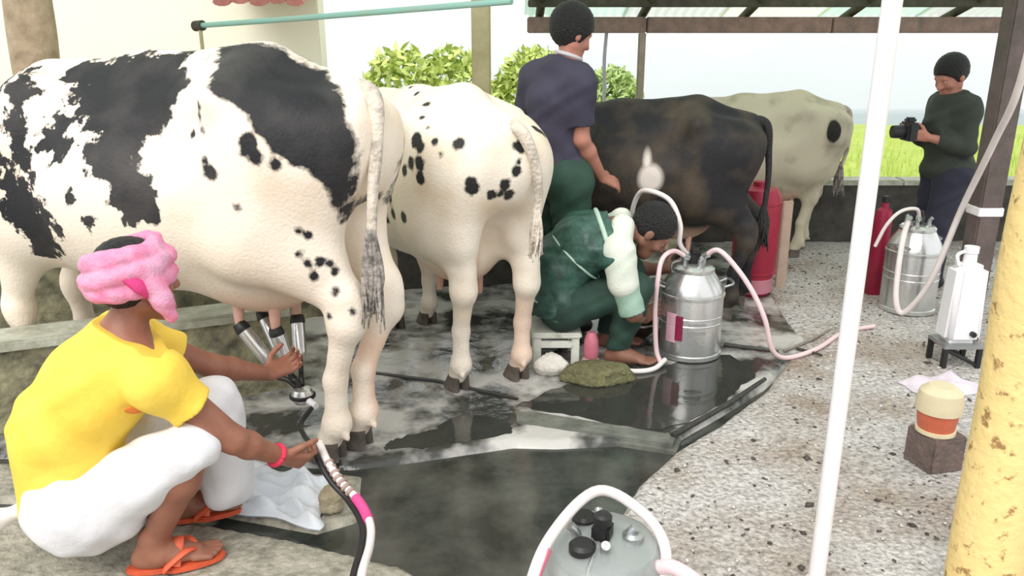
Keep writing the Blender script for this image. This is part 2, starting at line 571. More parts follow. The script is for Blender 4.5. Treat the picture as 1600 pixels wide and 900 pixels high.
# standing water: a thin dark film around the can and along the rear hooves
def puddle(label, poly, seed, z=0.0015):
    rng = np.random.default_rng(seed)
    P = catmull(list(poly) + [poly[0]], 7)[:-1]
    P = P + rng.normal(0, 0.008, P.shape)
    c = P.mean(axis=0)
    o = obj('puddle', prism('puddle', [tuple(p - c) for p in P], -0.004, z), M_FILM, None, (c[0], c[1], 0.0))
    return tag(o, label, 'puddle', kind='stuff')


M_FILM = mat('dark_water_film', (0.030, 0.032, 0.028), rough=0.05, scale=4.0, col2=(0.05, 0.052, 0.045), bump=0.05, bscale=12.0, spec=0.6)
puddle('dark standing water around the big milking can', [(0.02, 3.30), (0.30, 3.18), (0.62, 3.08), (0.84, 3.22), (1.10, 3.52), (1.22, 3.72), (1.10, 3.90), (0.80, 3.78), (0.55, 3.60), (0.25, 3.52)], 4)
puddle('dark wet streak behind the hooves of the big cow', [(-0.50, 2.90), (-0.30, 2.925), (-0.05, 3.02), (0.0, 3.06), (-0.05, 3.16), (-0.22, 3.20), (-0.34, 3.06), (-0.48, 2.98)], 6)
# manger walls
def wall_run(name, a, b, thick, h, cap, m=M_MOSS):
    a = np.array(a); b = np.array(b)
    d = unit(b - a); n = np.array([-d[1], d[0]])
    L = np.linalg.norm(b - a)
    rng = np.random.default_rng(int(abs(a[0] * 97 + h * 31)) + 2)
    nn = max(8, int(L / 0.07)); rows = 8
    bm = bmesh.new()
    def side(sgn):
        g = []
        for i in range(nn + 1):
            col = []
            for j in range(rows + 1):
                p = a + d * (L * i / nn) + n * (sgn * thick / 2 + rng.normal(0, 0.006))
                col.append(bm.verts.new((p[0], p[1], h * j / rows + (rng.normal(0, 0.006) if 0 < j else 0) - (0.02 if j == 0 else 0))))
            g.append(col)
        return g
    A = side(-1); B = side(1)
    for g in (A, B):
        for i in range(nn):
            for j in range(rows):
                bm.faces.new((g[i][j], g[i + 1][j], g[i + 1][j + 1], g[i][j + 1]))
    for i in range(nn):
        bm.faces.new((A[i][-1], A[i + 1][-1], B[i + 1][-1], B[i][-1]))
    for j in range(rows):
        bm.faces.new((A[0][j], A[0][j + 1], B[0][j + 1], B[0][j]))
        bm.faces.new((A[-1][j], A[-1][j + 1], B[-1][j + 1], B[-1][j]))
    w = structure(name, bm_mesh(name, bm, True, 50), m)
    # worn pale capping on top, in lengths
    k = max(1, int(L / 0.6))
    for i in range(k):
        p0 = a + d * (L * i / k + 0.004); p1 = a + d * (L * (i + 1) / k - 0.004)
        t = thick / 2 + 0.02
        poly = [tuple(p0 - n * t), tuple(p1 - n * t), tuple(p1 + n * t), tuple(p0 + n * t)]
        obj('capstone', prism('capstone', poly, h - 0.004, h + cap + rng.uniform(-0.004, 0.004), 0.01), M_MTOP, w)
    return w


wall_run('wall_manger', (-3.3, 2.62), (-1.05, 3.58), 0.16, 0.365, 0.035)
wall_run('wall_trough', (-3.6, 3.55), (-1.15, 4.60), 0.16, 0.52, 0.03)
wall_run('wall_stall', (-1.10, 5.06), (0.20, 5.30), 0.15, 0.40, 0.03, M_BWALL)
wall_run('wall_back', (-1.3, 6.42), (5.6, 6.42), 0.16, 0.47, 0.035, M_BWALL)

# timber and roof
roof_z = lambda y: 1.76 + (6.95 - y) * 0.27
ceil = empty('ceiling', (0, 0, 0)); ceil['kind'] = 'structure'
for i, (x0, x1) in enumerate(((0.12, 1.05), (1.06, 2.5), (2.51, 4.1), (4.11, 5.6))):
    obj('eave_beam', box_mesh('eave_beam', (x0, 6.62, 1.615), (x1, 6.74, 1.735), 0.008), M_TIMBER, ceil)
obj('purlin', box_mesh('purlin', (0.12, 6.40, 1.80), (5.6, 6.46, 1.852), 0.006), M_DARKWOOD, ceil)
obj('purlin', box_mesh('purlin', (0.12, 4.75, 2.25), (5.6, 4.82, 2.31), 0.006), M_DARKWOOD, ceil)
obj('purlin', box_mesh('purlin', (0.12, 3.70, 2.55), (5.6, 3.78, 2.61), 0.006), M_DARKWOOD, ceil)
for x in np.arange(0.22, 5.6, 0.82):
    bm = bmesh.new()
    bm_tube(bm, [(x, 6.98, roof_z(6.98) - 0.05), (x + 0.01, 5.2, roof_z(5.2) - 0.045), (x, 3.35, roof_z(3.35) - 0.05)], 0.034, 8, 4)
    obj('rafter', bm_mesh('rafter', bm, True), M_DARKWOOD, ceil)


def translucent_mat(name, col, w):
    m = bpy.data.materials.new(name); m.use_nodes = True
    nt = m.node_tree; b = nt.nodes['Principled BSDF']
    b.inputs['Base Color'].default_value = (*col, 1); b.inputs['Roughness'].default_value = 0.35
    t = nt.nodes.new('ShaderNodeBsdfTranslucent'); t.inputs['Color'].default_value = (*col, 1)
    tc = nt.nodes.new('ShaderNodeTexCoord'); n = nt.nodes.new('ShaderNodeTexNoise'); n.inputs['Scale'].default_value = 3.0
    nt.links.new(tc.outputs['Object'], n.inputs['Vector'])
    mr = nt.nodes.new('ShaderNodeMapRange'); mr.inputs['To Min'].default_value = w - 0.1; mr.inputs['To Max'].default_value = w + 0.1
    nt.links.new(n.outputs['Fac'], mr.inputs['Value'])
    mx = nt.nodes.new('ShaderNodeMixShader')
    nt.links.new(mr.outputs['Result'], mx.inputs['Fac'])
    nt.links.new(b.outputs[0], mx.inputs[1]); nt.links.new(t.outputs[0], mx.inputs[2])
    nt.links.new(mx.outputs[0], nt.nodes['Material Output'].inputs['Surface'])
    return m


SHEETS = [translucent_mat('translucent_roof_green', (0.62, 0.80, 0.70), 0.75),
          translucent_mat('translucent_roof_cream', (0.84, 0.86, 0.72), 0.78),
          translucent_mat('translucent_roof_grey', (0.70, 0.74, 0.70), 0.70)]


def sheet_mesh(w, y0, y1, zf=None):
    zf = zf or roof_z
    nx, ny = 49, 6
    V = []
    for i in range(nx):
        for j in range(ny):
            x = w * i / (nx - 1); y = y0 + (y1 - y0) * j / (ny - 1)
            V.append((x, y, zf(y) + 0.012 * math.sin(x / 0.076 * 2 * math.pi)))
    Q = [(i * ny + j, (i + 1) * ny + j, (i + 1) * ny + j + 1, i * ny + j + 1) for i in range(nx - 1) for j in range(ny - 1)]
    return np_mesh('roof_sheet', V, Q)


k = 0
for x in np.arange(0.10, 5.5, 0.80):
    for (ya, yb) in ((6.98, 5.1), (5.18, 3.32)):
        me = sheet_mesh(0.83, ya, yb)
        s = obj('roof_sheet', me, SHEETS[k % 3], ceil, (x, 0, 0.004 * (k % 2)))
        k += 1

# second, higher roof bay over the cows, unseen, added to deepen their shade
lean_z = lambda y: 2.15 + (7.0 - y) * 0.25
for x in np.arange(-4.5, 0.05, 0.82):
    bm = bmesh.new()
    bm_tube(bm, [(x, 7.0, lean_z(7.0) - 0.05), (x + 0.01, 5.0, lean_z(5.0) - 0.045), (x, 3.05, lean_z(3.05) - 0.05)], 0.034, 8, 4)
    obj('rafter', bm_mesh('rafter', bm, True), M_DARKWOOD, ceil)
k = 0
for x in np.arange(-4.6, 0.0, 0.80):
    for (ya, yb) in ((7.0, 5.0), (5.08, 3.02)):
        me = sheet_mesh(0.83, ya, yb, lean_z)
        obj('roof_sheet', me, SHEETS[k % 3], ceil, (x, 0, 0.004 * (k % 2)))
        k += 1
# posts
def post(name, label, x, y, w, ztop, m, round_=False, parts=None, z0=0.0):
    t = empty(name, (x, y, z0))
    tag(t, label, 'post')
    if round_:
        rng = np.random.default_rng(int(x * 100) % 97 + 3)
        pts = [(rng.normal(0, 0.004), rng.normal(0, 0.004), z) for z in np.linspace(0, ztop - z0, 9)]
        obj('shaft', tube('shaft', pts, lambda u: w / 2 * (1 + 0.03 * math.sin(u * 23)), 20, 5), m, t)
    else:
        obj('shaft', box_mesh('shaft', (-w / 2, -w / 2, 0), (w / 2, w / 2, ztop - z0), 0.008), m, t)
    return t


p = post('yellow_pillar', 'thick mottled yellow painted pillar close by on the right', 1.322, 1.93, 0.185, 2.95, M_YELLOW, True)
obj('footing', lathe('footing', [(0, 0.0), (0.14, 0.0), (0.135, 0.03), (0.10, 0.05), (0, 0.05)], 20), M_LEDGE, p)
p = post('steel_post', 'dark plum brown post behind the yellow pillar with a white band', 2.455, 4.12, 0.115, 2.45, M_PLUM)
obj('white_band', box_mesh('white_band', (-0.064, -0.064, 0.70), (0.064, 0.064, 0.745), 0.004), M_WHITEPIPE, p)
p = post('stall_post', 'olive and cream post rising behind the white cow left of the navy shirt man', -0.205, 5.62, 0.125, 2.08, M_POST)
obj('base_plate', box_mesh('base_plate', (-0.10, -0.10, 0), (0.10, 0.10, 0.03), 0.005), M_KERB, p)
post('eave_post', 'thin greyish post under the pink eave beam behind the dark cow', 1.02, 6.62, 0.055, 1.62, mat('grey_wood', (0.45, 0.38, 0.30), 0.8, var=0.35, bump=0.3))
post('slim_pole', 'very thin pale lilac pole beside the navy shirt man', 0.745, 6.70, 0.028, 1.62, mat('lilac_pole', (0.55, 0.52, 0.60), 0.6, var=0.2), True)
post('log_post', 'brown bark log post at the far left behind the black and white cow', -2.62, 4.62, 0.24, 2.6, M_BARK, True)

# teal pipe rail from the left to the roof
t = empty('teal_pipe', (-2.03, 5.5, 1.654)); tag(t, 'thin teal horizontal pipe rail above the backs of the cows', 'pipe')
o = np.array((-2.03, 5.5, 1.654))
obj('pipe', tube('pipe', [np.array(q) - o for q in ((-2.05, 5.51, 1.653), (-1.2, 5.02, 1.692), (-0.13, 4.4, 1.748), (0.0, 4.33, 1.755))], 0.017, 10, 6), M_TEAL, t)
obj('end_cap', tube('end_cap', [(-0.035, 0.02, -0.003), (0.03, -0.015, 0.001)], 0.033, 12, 2), M_DARKWOOD, t)
obj('hanger', tube('hanger', [np.array((-0.01, 4.335, 1.755)) - o, np.array((0.22, 4.5, 2.37)) - o], 0.006, 6, 2), M_DARKWOOD, t)
obj('support', tube('support', [np.array((-2.02, 5.49, 1.655)) - o, np.array((-2.02, 5.49, 0.0)) - o], 0.013, 8, 2), M_POST, t)

# pale building behind on the left
bw = empty('cream_building', (-3.8, 9.0, 0)); tag(bw, 'cream plastered building wall behind the black and white cow', 'building')
obj('wall', box_mesh('wall', (-3.6, 0, -0.3), (1.75, 0.3, 2.6), 0.01), M_CREAM, bw)
obj('plinth', box_mesh('plinth', (-3.62, -0.04, -0.3), (1.77, 0.0, 0.35), 0.01), M_MTOP, bw)
for i in range(5):
    x = 0.93 + i * 0.175
    bm = bmesh.new()
    for k2 in range(9):
        a0 = math.pi * k2 / 8
    pts = [(x + 0.10, -0.85, 1.905 + 0.02 * (i % 2)), (x + 0.10, -0.40, 2.05), (x + 0.10, 0.05, 2.20)]
    bm_tube(bm, pts, 0.088, 10, 3, flat=0.45)
    obj('roof_tile', bm_mesh('roof_tile', bm, True, 50), M_TILE, bw)

# fields and valley beyond the wall
def terrain(rng_y):
    xs = np.linspace(-60, 60, 60); ys = np.linspace(*rng_y)
    V = []
    for x in xs:
        for y in ys:
            z = 0.0 if y < 15 else -0.07 * (y - 15) ** 1.02
            z = max(z, -9.5) + 0.05 * math.sin(x * 0.8) * math.sin(y * 0.9) - 0.02
            V.append((x, y, z))
    ny = len(ys)
    Q = [(i * ny + j, (i + 1) * ny + j, (i + 1) * ny + j + 1, i * ny + j + 1) for i in range(len(xs) - 1) for j in range(ny - 1)]
    return np_mesh('field', V, Q)


fld = structure('ground_field', terrain((6.5, 18, 24)), M_GRASS)
structure('ground_valley', terrain((18, 240, 40)), M_VALLEY)
fld['label'] = 'bright yellow green grass field beyond the low wall'
n_bl = 9000
bx = RNG.uniform(-4, 9, n_bl); by = 6.7 + RNG.uniform(0, 1, n_bl) ** 1.6 * 7
hgt = RNG.uniform(0.05, 0.16, n_bl); an = RNG.uniform(0, 6.28, n_bl)
Vb = np.empty((n_bl, 3, 3)); w = 0.012
Vb[:, 0] = np.column_stack([bx - w * np.cos(an), by - w * np.sin(an), np.full(n_bl, -0.07)])
Vb[:, 1] = np.column_stack([bx + w * np.cos(an), by + w * np.sin(an), np.full(n_bl, -0.07)])
Vb[:, 2] = np.column_stack([bx + RNG.normal(0, 0.04, n_bl), by + RNG.normal(0, 0.04, n_bl), hgt])
g = obj('grass', np_mesh('grass', Vb.reshape(-1, 3), np.arange(n_bl * 3).reshape(-1, 3), False),
        mat('grass_blade', (0.50, 0.60, 0.13), 0.8, scale=2.0, col2=(0.33, 0.45, 0.08)))
tag(g, 'tufts of yellow green grass in the field beyond the wall', 'grass', kind='stuff')

hill_m = mat('blue_green_hill', (0.20, 0.28, 0.24), 0.95, scale=0.03, col2=(0.13, 0.20, 0.18))
def hill(cx, cy, rx, ry, h, seed):
    rng = np.random.default_rng(seed); n = 40; V = []
    for i in range(n):
        for j in range(n):
            u = -1 + 2 * i / (n - 1); v = -1 + 2 * j / (n - 1)
            z = h * max(0.0, 1 - u * u - v * v) * (1 + 0.25 * math.sin(u * 7 + seed) * math.cos(v * 6)) - 11
            V.append((cx + u * rx, cy + v * ry, z))
    Q = [(i * n + j, (i + 1) * n + j, (i + 1) * n + j + 1, i * n + j + 1) for i in range(n - 1) for j in range(n - 1)]
    return np_mesh('hill', V, Q)
for i, a in enumerate(((70, 150, 60, 30, 13, 3), (15, 170, 50, 30, 11, 5))):
    h_ = structure('ground_hill', hill(*a), hill_m)


# leafy bushes beyond the stall
def leaf_cloud(name, blobs, n, size, m, parent, seed):
    rng = np.random.default_rng(seed)
    V = []
    vol = np.array([b[3] * b[4] * b[5] for b in blobs]); vol = vol / vol.sum()
    for b, f in zip(blobs, vol):
        k = int(n * f)
        d = rng.normal(size=(k, 3)); d /= np.linalg.norm(d, axis=1)[:, None]
        r = rng.uniform(0.55, 1.05, k) ** 0.6
        c = np.array(b[:3]) + d * r[:, None] * np.array(b[3:6])
        t = rng.normal(size=(k, 3)); t /= np.linalg.norm(t, axis=1)[:, None]
        s = np.cross(t, rng.normal(size=(k, 3))); s /= np.linalg.norm(s, axis=1)[:, None]
        L = size * rng.uniform(0.6, 1.3, k)[:, None]
        q = np.stack([c - t * L, c + s * L * 0.4, c + t * L, c - s * L * 0.4], 1)
        V.append(q.reshape(-1, 3))
    V = np.concatenate(V)
    return obj(name, np_mesh(name, V, np.arange(len(V)).reshape(-1, 4), False), m, parent)


LEAF1 = mat('yellow_green_leaf', (0.64, 0.72, 0.24), 0.6, scale=3.0, col2=(0.46, 0.58, 0.15))
LEAF2 = mat('mid_green_leaf', (0.50, 0.62, 0.26), 0.6, scale=3.0, col2=(0.34, 0.47, 0.16))
def bush(label, x, y, blobs, n, m, seed):
    t = empty('leafy_bush', (x, y, -0.02)); tag(t, label, 'bush', 'bushes beyond the stall')
    leaf_cloud('foliage', blobs, n, 0.07, m, t, seed)
    rng = np.random.default_rng(seed)
    for b in blobs:
        obj('stem', tube('stem', [(b[0] * 0.2, b[1] * 0.2, -0.02), (b[0] * 0.6, b[1] * 0.6, b[2] * 0.5), (b[0], b[1], b[2])], [0.03, 0.022, 0.01], 7, 4), M_BARK, t)
bush('bright yellow green bush directly left of the olive post', -0.95, 9.0, [(-0.25, 0, 0.9, 0.45, 0.4, 0.62), (0.3, 0.1, 0.75, 0.5, 0.4, 0.75), (0.0, 0, 0.4, 0.7, 0.45, 0.4)], 5200, LEAF1, 21)
bush('yellow green bush between the olive post and the navy shirt man', 0.25, 9.4, [(0.0, 0, 0.8, 0.5, 0.4, 0.7), (0.35, 0, 0.6, 0.4, 0.4, 0.5)], 4200, LEAF1, 22)
bush('small green bush right of the navy shirt man', 1.25, 10.5, [(0.0, 0, 0.7, 0.42, 0.4, 0.55), (-0.3, 0, 0.5, 0.4, 0.4, 0.4)], 3000, LEAF2, 23)

# haze hanging in the valley
scene.cycles.volume_bounces = 5
hz = bpy.data.materials.new('valley_haze'); hz.use_nodes = True
nt = hz.node_tree; nt.nodes.remove(nt.nodes['Principled BSDF'])
vsn = nt.nodes.new('ShaderNodeVolumeScatter'); vsn.inputs['Density'].default_value = 0.018
vsn.inputs['Color'].default_value = (0.97, 0.985, 1.0, 1)
nt.links.new(vsn.outputs[0], nt.nodes['Material Output'].inputs['Volume'])
h_ = obj('haze', box_mesh('haze', (-90, 19, -12), (90, 235, 22)), hz)
tag(h_, 'white haze over the valley far behind the field', 'haze', kind='stuff')

# ------------------------------------------------------------------ cattle
M_HOOF = mat('dark_hoof_horn', (0.16, 0.13, 0.11), 0.5, scale=20.0, col2=(0.07, 0.06, 0.05), bump=0.2)
M_PHOOF = mat('pale_hoof_horn', (0.42, 0.36, 0.30), 0.5, scale=20.0, col2=(0.22, 0.18, 0.15), bump=0.2)
M_EYE = mat('dark_wet_eye', (0.02, 0.015, 0.012), 0.1, var=0.2)
M_TEAT = mat('pink_teat', (0.70, 0.42, 0.33), 0.5, var=0.2, scale=20.0)


def hoof_mesh():
    bm = bmesh.new()
    for sg in (-1, 1):
        t = bmesh.new()
        for k in range(10):
            a = 2 * math.pi * k / 10
            t.verts.new((0.012 + 0.060 * math.cos(a) + (0.012 if math.cos(a) > 0 else 0), sg * 0.028 + 0.026 * math.sin(a), 0.0))
            t.verts.new((-0.004 + 0.042 * math.cos(a), sg * 0.024 + 0.022 * math.sin(a), 0.072))
        bmesh.ops.convex_hull(t, input=t.verts[:])
        tmp = bpy.data.meshes.new('t'); t.to_mesh(tmp); t.free(); bm.from_mesh(tmp); bpy.data.meshes.remove(tmp)
    return bm_mesh('hoof', bm, True, 50)


HOOF = hoof_mesh()


def cow(label, loc, heading, scale, material, hoofm, feet, patch, tailpts, tail_mat, tuft_mat, h=0.013, low=0.0, horn=False, ragged=None, tuft=0.22, udder=1.0, tan_tone=None):
    """local frame: x towards the head, y to the cow's left, z up. feet: hind left, hind right, fore left, fore right (x, y)."""
    root = empty('cow', loc, math.radians(heading), scale)
    tag(root, label, 'cow')
    F = Field(h)
    Yax = (0, 1, 0)
    # trunk
    F.cap((-0.30, 0, 0.955), (0.38, 0, 0.93), 0.355, 0.335, k=0.05, n=Yax, s=0.86)
    F.ell((0.02, 0, 0.86), (0.52, 0.335, 0.33), k=0.12)
    F.cap((0.40, 0, 0.92), (0.62, 0, 0.93), 0.31, 0.21, k=0.12, n=Yax, s=0.80)
    F.cap((-0.34, 0, 1.05), (-0.68, 0, 1.06), 0.27, 0.20, k=0.12, n=Yax, s=1.02)
    # top line: withers, spine, loin, rump
    F.cap((0.45, 0, 1.27), (0.02, 0, 1.265), 0.055, 0.07, k=0.14)
    F.cap((0.02, 0, 1.275), (-0.45, 0, 1.315), 0.06, 0.055, k=0.14)
    F.cap((-0.45, 0, 1.315), (-0.78, 0, 1.24), 0.05, 0.045, k=0.12)
    for s in (1, -1):
        F.cap((-0.42, 0.14 * s, 1.275), (-0.44, 0.265 * s, 1.235), 0.055, 0.052, k=0.09)      # hook bones
        F.ell((-0.25, 0.36 * s, 1.15), (0.13, 0.10, 0.13), k=0.10, op='s')                  # hollow of the flank
        F.cap((-0.70, 0.10 * s, 1.16), (-0.80, 0.125 * s, 1.145), 0.065, 0.05, k=0.10)      # pin bones
    for i, s in ((0, 1), (1, -1)):
        fx, fy = feet[i]
        hk = V3(fx - 0.075, 0.6 * fy + 0.4 * 0.155 * s, 0.515)
        F.cap((-0.56, 0.185 * s, 1.06), (-0.46, 0.225 * s, 0.80), 0.215, 0.145, k=0.11, n=Yax, s=0.62)
        F.cap((-0.70, 0.145 * s, 1.05), (-0.66, 0.155 * s, 0.76), 0.13, 0.10, k=0.10, n=Yax, s=0.8)
        F.cap((-0.50, 0.20 * s, 0.80), (hk[0] + 0.03, hk[1], 0.60), 0.145, 0.062, k=0.09, n=Yax, s=0.70)
        F.cap((hk[0] - 0.045, hk[1], 0.575), (-0.68, 0.15 * s, 0.80), 0.022, 0.06, k=0.06)    # hamstring
        F.cap((hk[0] + 0.01, hk[1], 0.60), hk, 0.062, 0.054, k=0.04)
        F.ell(hk, (0.062, 0.05, 0.065), k=0.04)
        ft = V3(fx - 0.012, fy, 0.135)
        F.cap(hk, (ft[0] - 0.005, ft[1], 0.30), 0.050, 0.037, k=0.03)
        F.cap((ft[0] - 0.005, ft[1], 0.30), ft, 0.037, 0.042, k=0.03)
        F.ell(ft, (0.05, 0.046, 0.048), k=0.03)
        F.cap(ft, (fx + 0.02, fy, 0.075), 0.040, 0.045, k=0.02)
        F.cap((ft[0] - 0.045, fy + 0.02, 0.105), (ft[0] - 0.05, fy + 0.02, 0.095), 0.012, k=0.01)
    for i, s in ((2, 1), (3, -1)):
        fx, fy = feet[i]
        F.cap((0.40, 0.17 * s, 1.16), (0.60, 0.215 * s, 0.90), 0.13, 0.15, k=0.11, n=Yax, s=0.62)     # shoulder blade
        F.cap((0.60, 0.20 * s, 0.90), (0.50, 0.19 * s, 0.76), 0.145, 0.115, k=0.10, n=Yax, s=0.7)
        kn = V3(fx + 0.008, 0.7 * fy + 0.3 * 0.16 * s, 0.415)
        F.cap((0.52, 0.185 * s, 0.76), (kn[0], kn[1], 0.46), 0.105, 0.055, k=0.07, n=Yax, s=0.8)
        F.ell(kn, (0.058, 0.054, 0.068), k=0.04)
        ft = V3(fx - 0.008, fy, 0.135)
        F.cap(kn, (ft[0], ft[1], 0.26), 0.048, 0.036, k=0.03)
        F.cap((ft[0], ft[1], 0.26), ft, 0.036, 0.040, k=0.03)
        F.ell(ft, (0.048, 0.045, 0.046), k=0.03)
        F.cap(ft, (fx + 0.02, fy, 0.075), 0.039, 0.044, k=0.02)
    # brisket, neck, head
    F.cap((0.56, 0, 0.70), (0.74, 0, 0.80), 0.12, 0.10, k=0.14)
    F.cap((0.55, 0, 1.05), (1.00, 0, 1.13 - low), 0.235, 0.145, k=0.12, n=Yax, s=0.62)
    F.cap((0.70, 0, 0.88), (1.05, 0, 1.02 - low), 0.05, 0.03, k=0.12)
    hc = V3(1.08, 0, 1.20 - low); mz = V3(1.42, 0, 0.93 - low)
    F.cap(hc, (1.22, 0, 1.08 - low), 0.125, 0.112, k=0.08, n=Yax, s=0.92)
    F.cap((1.20, 0, 1.09 - low), mz, 0.105, 0.078, k=0.06, n=Yax, s=0.85)
    F.ell(mz + V3(0.015, 0, -0.01), (0.075, 0.078, 0.07), k=0.04)
    F.cap((1.12, 0, 1.06 - low), (1.36, 0, 0.88 - low), 0.055, 0.045, k=0.05)
    for s in (1, -1):
        F.cap((1.17, 0.075 * s, 1.17 - low), (1.21, 0.085 * s, 1.145 - low), 0.028, 0.024, k=0.05)
        F.ell((1.465, 0.04 * s, 0.925 - low), (0.02, 0.014, 0.018), k=0.01, op='s')
    # udder
    if udder > 0:
        F.ell((-0.36, 0, 0.64), (0.235 * udder, 0.175 * udder, 0.17 * udder), k=0.10)
    V, Q = F.mesh()
    me = np_mesh('body', V, Q)
    set_attr(me, 'patch', patch(V))
    set_attr(me, 'ragged', ragged(V) if ragged else np.full(len(V), 0.03))
    sk = np.clip(1.0 - np.linalg.norm((V - V3(-0.36, 0, 0.55)) / V3(0.26, 0.2, 0.16), axis=1), 0, 1) * 2.0
    sk = np.maximum(sk, np.clip((V[:, 0] - 1.40) * 12, 0, 1))
    sk = np.clip(sk, 0, 0.75)
    if tan_tone is not None:
        sk = np.maximum(sk, np.clip(tan_tone(V), 0, 0.7))
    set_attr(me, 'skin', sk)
    obj('body', me, material, root)
    for (fx, fy) in feet:
        obj('hoof', HOOF, None, root, (fx + 0.022, fy, 0.0)).active_material or None
    for o in root.children:
        if o.name.startswith('hoof') and not HOOF.materials:
            HOOF.materials.append(M_HOOF)
    if udder > 0:
        for sx in (-0.44, -0.29):
            for sy in (0.065, -0.065):
                obj('teat', tube('teat', [(sx, sy, 0.52), (sx, sy * 1.05, 0.44), (sx, sy * 1.08, 0.415)], [0.024, 0.017, 0.013], 10, 4), M_TEAT, root)
    for s in (1, -1):
        bm = bmesh.new()
        bm_tube(bm, [(1.05, 0.09 * s, 1.25 - low), (1.02, 0.17 * s, 1.26 - low), (1.01, 0.25 * s, 1.23 - low), (1.01, 0.30 * s, 1.20 - low)], [0.022, 0.055, 0.05, 0.008], 12, 5, flat=0.4)
        obj('ear', bm_mesh('ear', bm, True), material, root)
        me_e = bm_mesh('eye', (lambda b: (bmesh.ops.create_uvsphere(b, u_segments=14, v_segments=10, radius=0.021), b)[1])(bmesh.new()), True)
        obj('eye', me_e, M_EYE, root, (1.205, 0.098 * s, 1.155 - low))
        if horn:
            obj('horn', tube('horn', [(1.06, 0.07 * s, 1.30 - low), (1.05, 0.15 * s, 1.34 - low), (1.09, 0.17 * s, 1.44 - low)], [0.026, 0.018, 0.005], 10, 5), M_PHOOF, root)
    tl = obj('tail', tube('tail', tailpts, [0.040, 0.030, 0.022, 0.018, 0.016], 12, 7), tail_mat, root)
    e = np.array(tailpts[-1], float)
    bm = bmesh.new()
    rng = np.random.default_rng(4)
    for i in range(26):
        a = rng.uniform(0, 6.28); r = rng.uniform(0, 0.022)
        q = rng.normal(0, 0.020, 3)
        bm_tube(bm, [e + V3(r * math.cos(a) * 0.5, r * math.sin(a) * 0.5, 0.06), e + V3(r * math.cos(a) * 1.7, r * math.sin(a) * 1.7, -tuft * 0.4),
                     e + V3(r * math.cos(a) + q[0], r * math.sin(a) + q[1], -tuft * rng.uniform(0.8, 1.1))], [0.008, 0.009, 0.002], 5, 4)
    obj('tail_switch', bm_mesh('tail_switch', bm, True), tuft_mat, tl)
    return root


def spots(V, L):
    """union of soft blobs (x, y, z, r): positive inside"""
    d = np.full(len(V), -1.0)
    for s in L:
        c = np.array(s[:3]); r = s[3]
        e = np.array(s[4:7]) if len(s) > 4 else np.ones(3)
        d = np.maximum(d, r - np.linalg.norm((V - c) / e, axis=1))
    return d


def polys(V, L, only=None):
    d = np.full(len(V), -1.0)
    P = V[:, [0, 2]]
    for poly in L:
        d = np.maximum(d, poly_sdf(P, poly))
    return d


COAT1 = coat_mat('piebald_coat_cream', (0.86, 0.76, 0.64), (0.76, 0.62, 0.47), (0.012, 0.012, 0.014), (0.06, 0.055, 0.052), nscale=17.0)
COAT2 = coat_mat('cream_coat_few_spots', (0.86, 0.78, 0.66), (0.76, 0.62, 0.46), (0.012, 0.012, 0.012), (0.04, 0.035, 0.03), nscale=20.0)
COAT3 = coat_mat('dark_brown_black_coat', (0.74, 0.66, 0.60), (0.66, 0.58, 0.50), (0.014, 0.014, 0.017), (0.085, 0.062, 0.040), nscale=9.0, edge=0.02)
COAT4 = coat_mat('grey_cream_coat', (0.58, 0.53, 0.40), (0.28, 0.25, 0.17), (0.012, 0.012, 0.01), (0.03, 0.03, 0.03), nscale=14.0)
M_TAILW = mat('cream_tail_hair', (0.70, 0.62, 0.52), 0.7, scale=16.0, col2=(0.36, 0.31, 0.26), thresh=(0.30, 0.55), bump=0.6, bscale=70.0)
M_TAILG = mat('grey_tail_hair', (0.42, 0.38, 0.34), 0.7, scale=30.0, col2=(0.12, 0.11, 0.10), thresh=(0.35, 0.6), bump=0.6, bscale=70.0)
M_TAILB = mat('black_tail_hair', (0.03, 0.028, 0.028), 0.7, var=0.3, scale=25.0, bump=0.6, bscale=70.0)

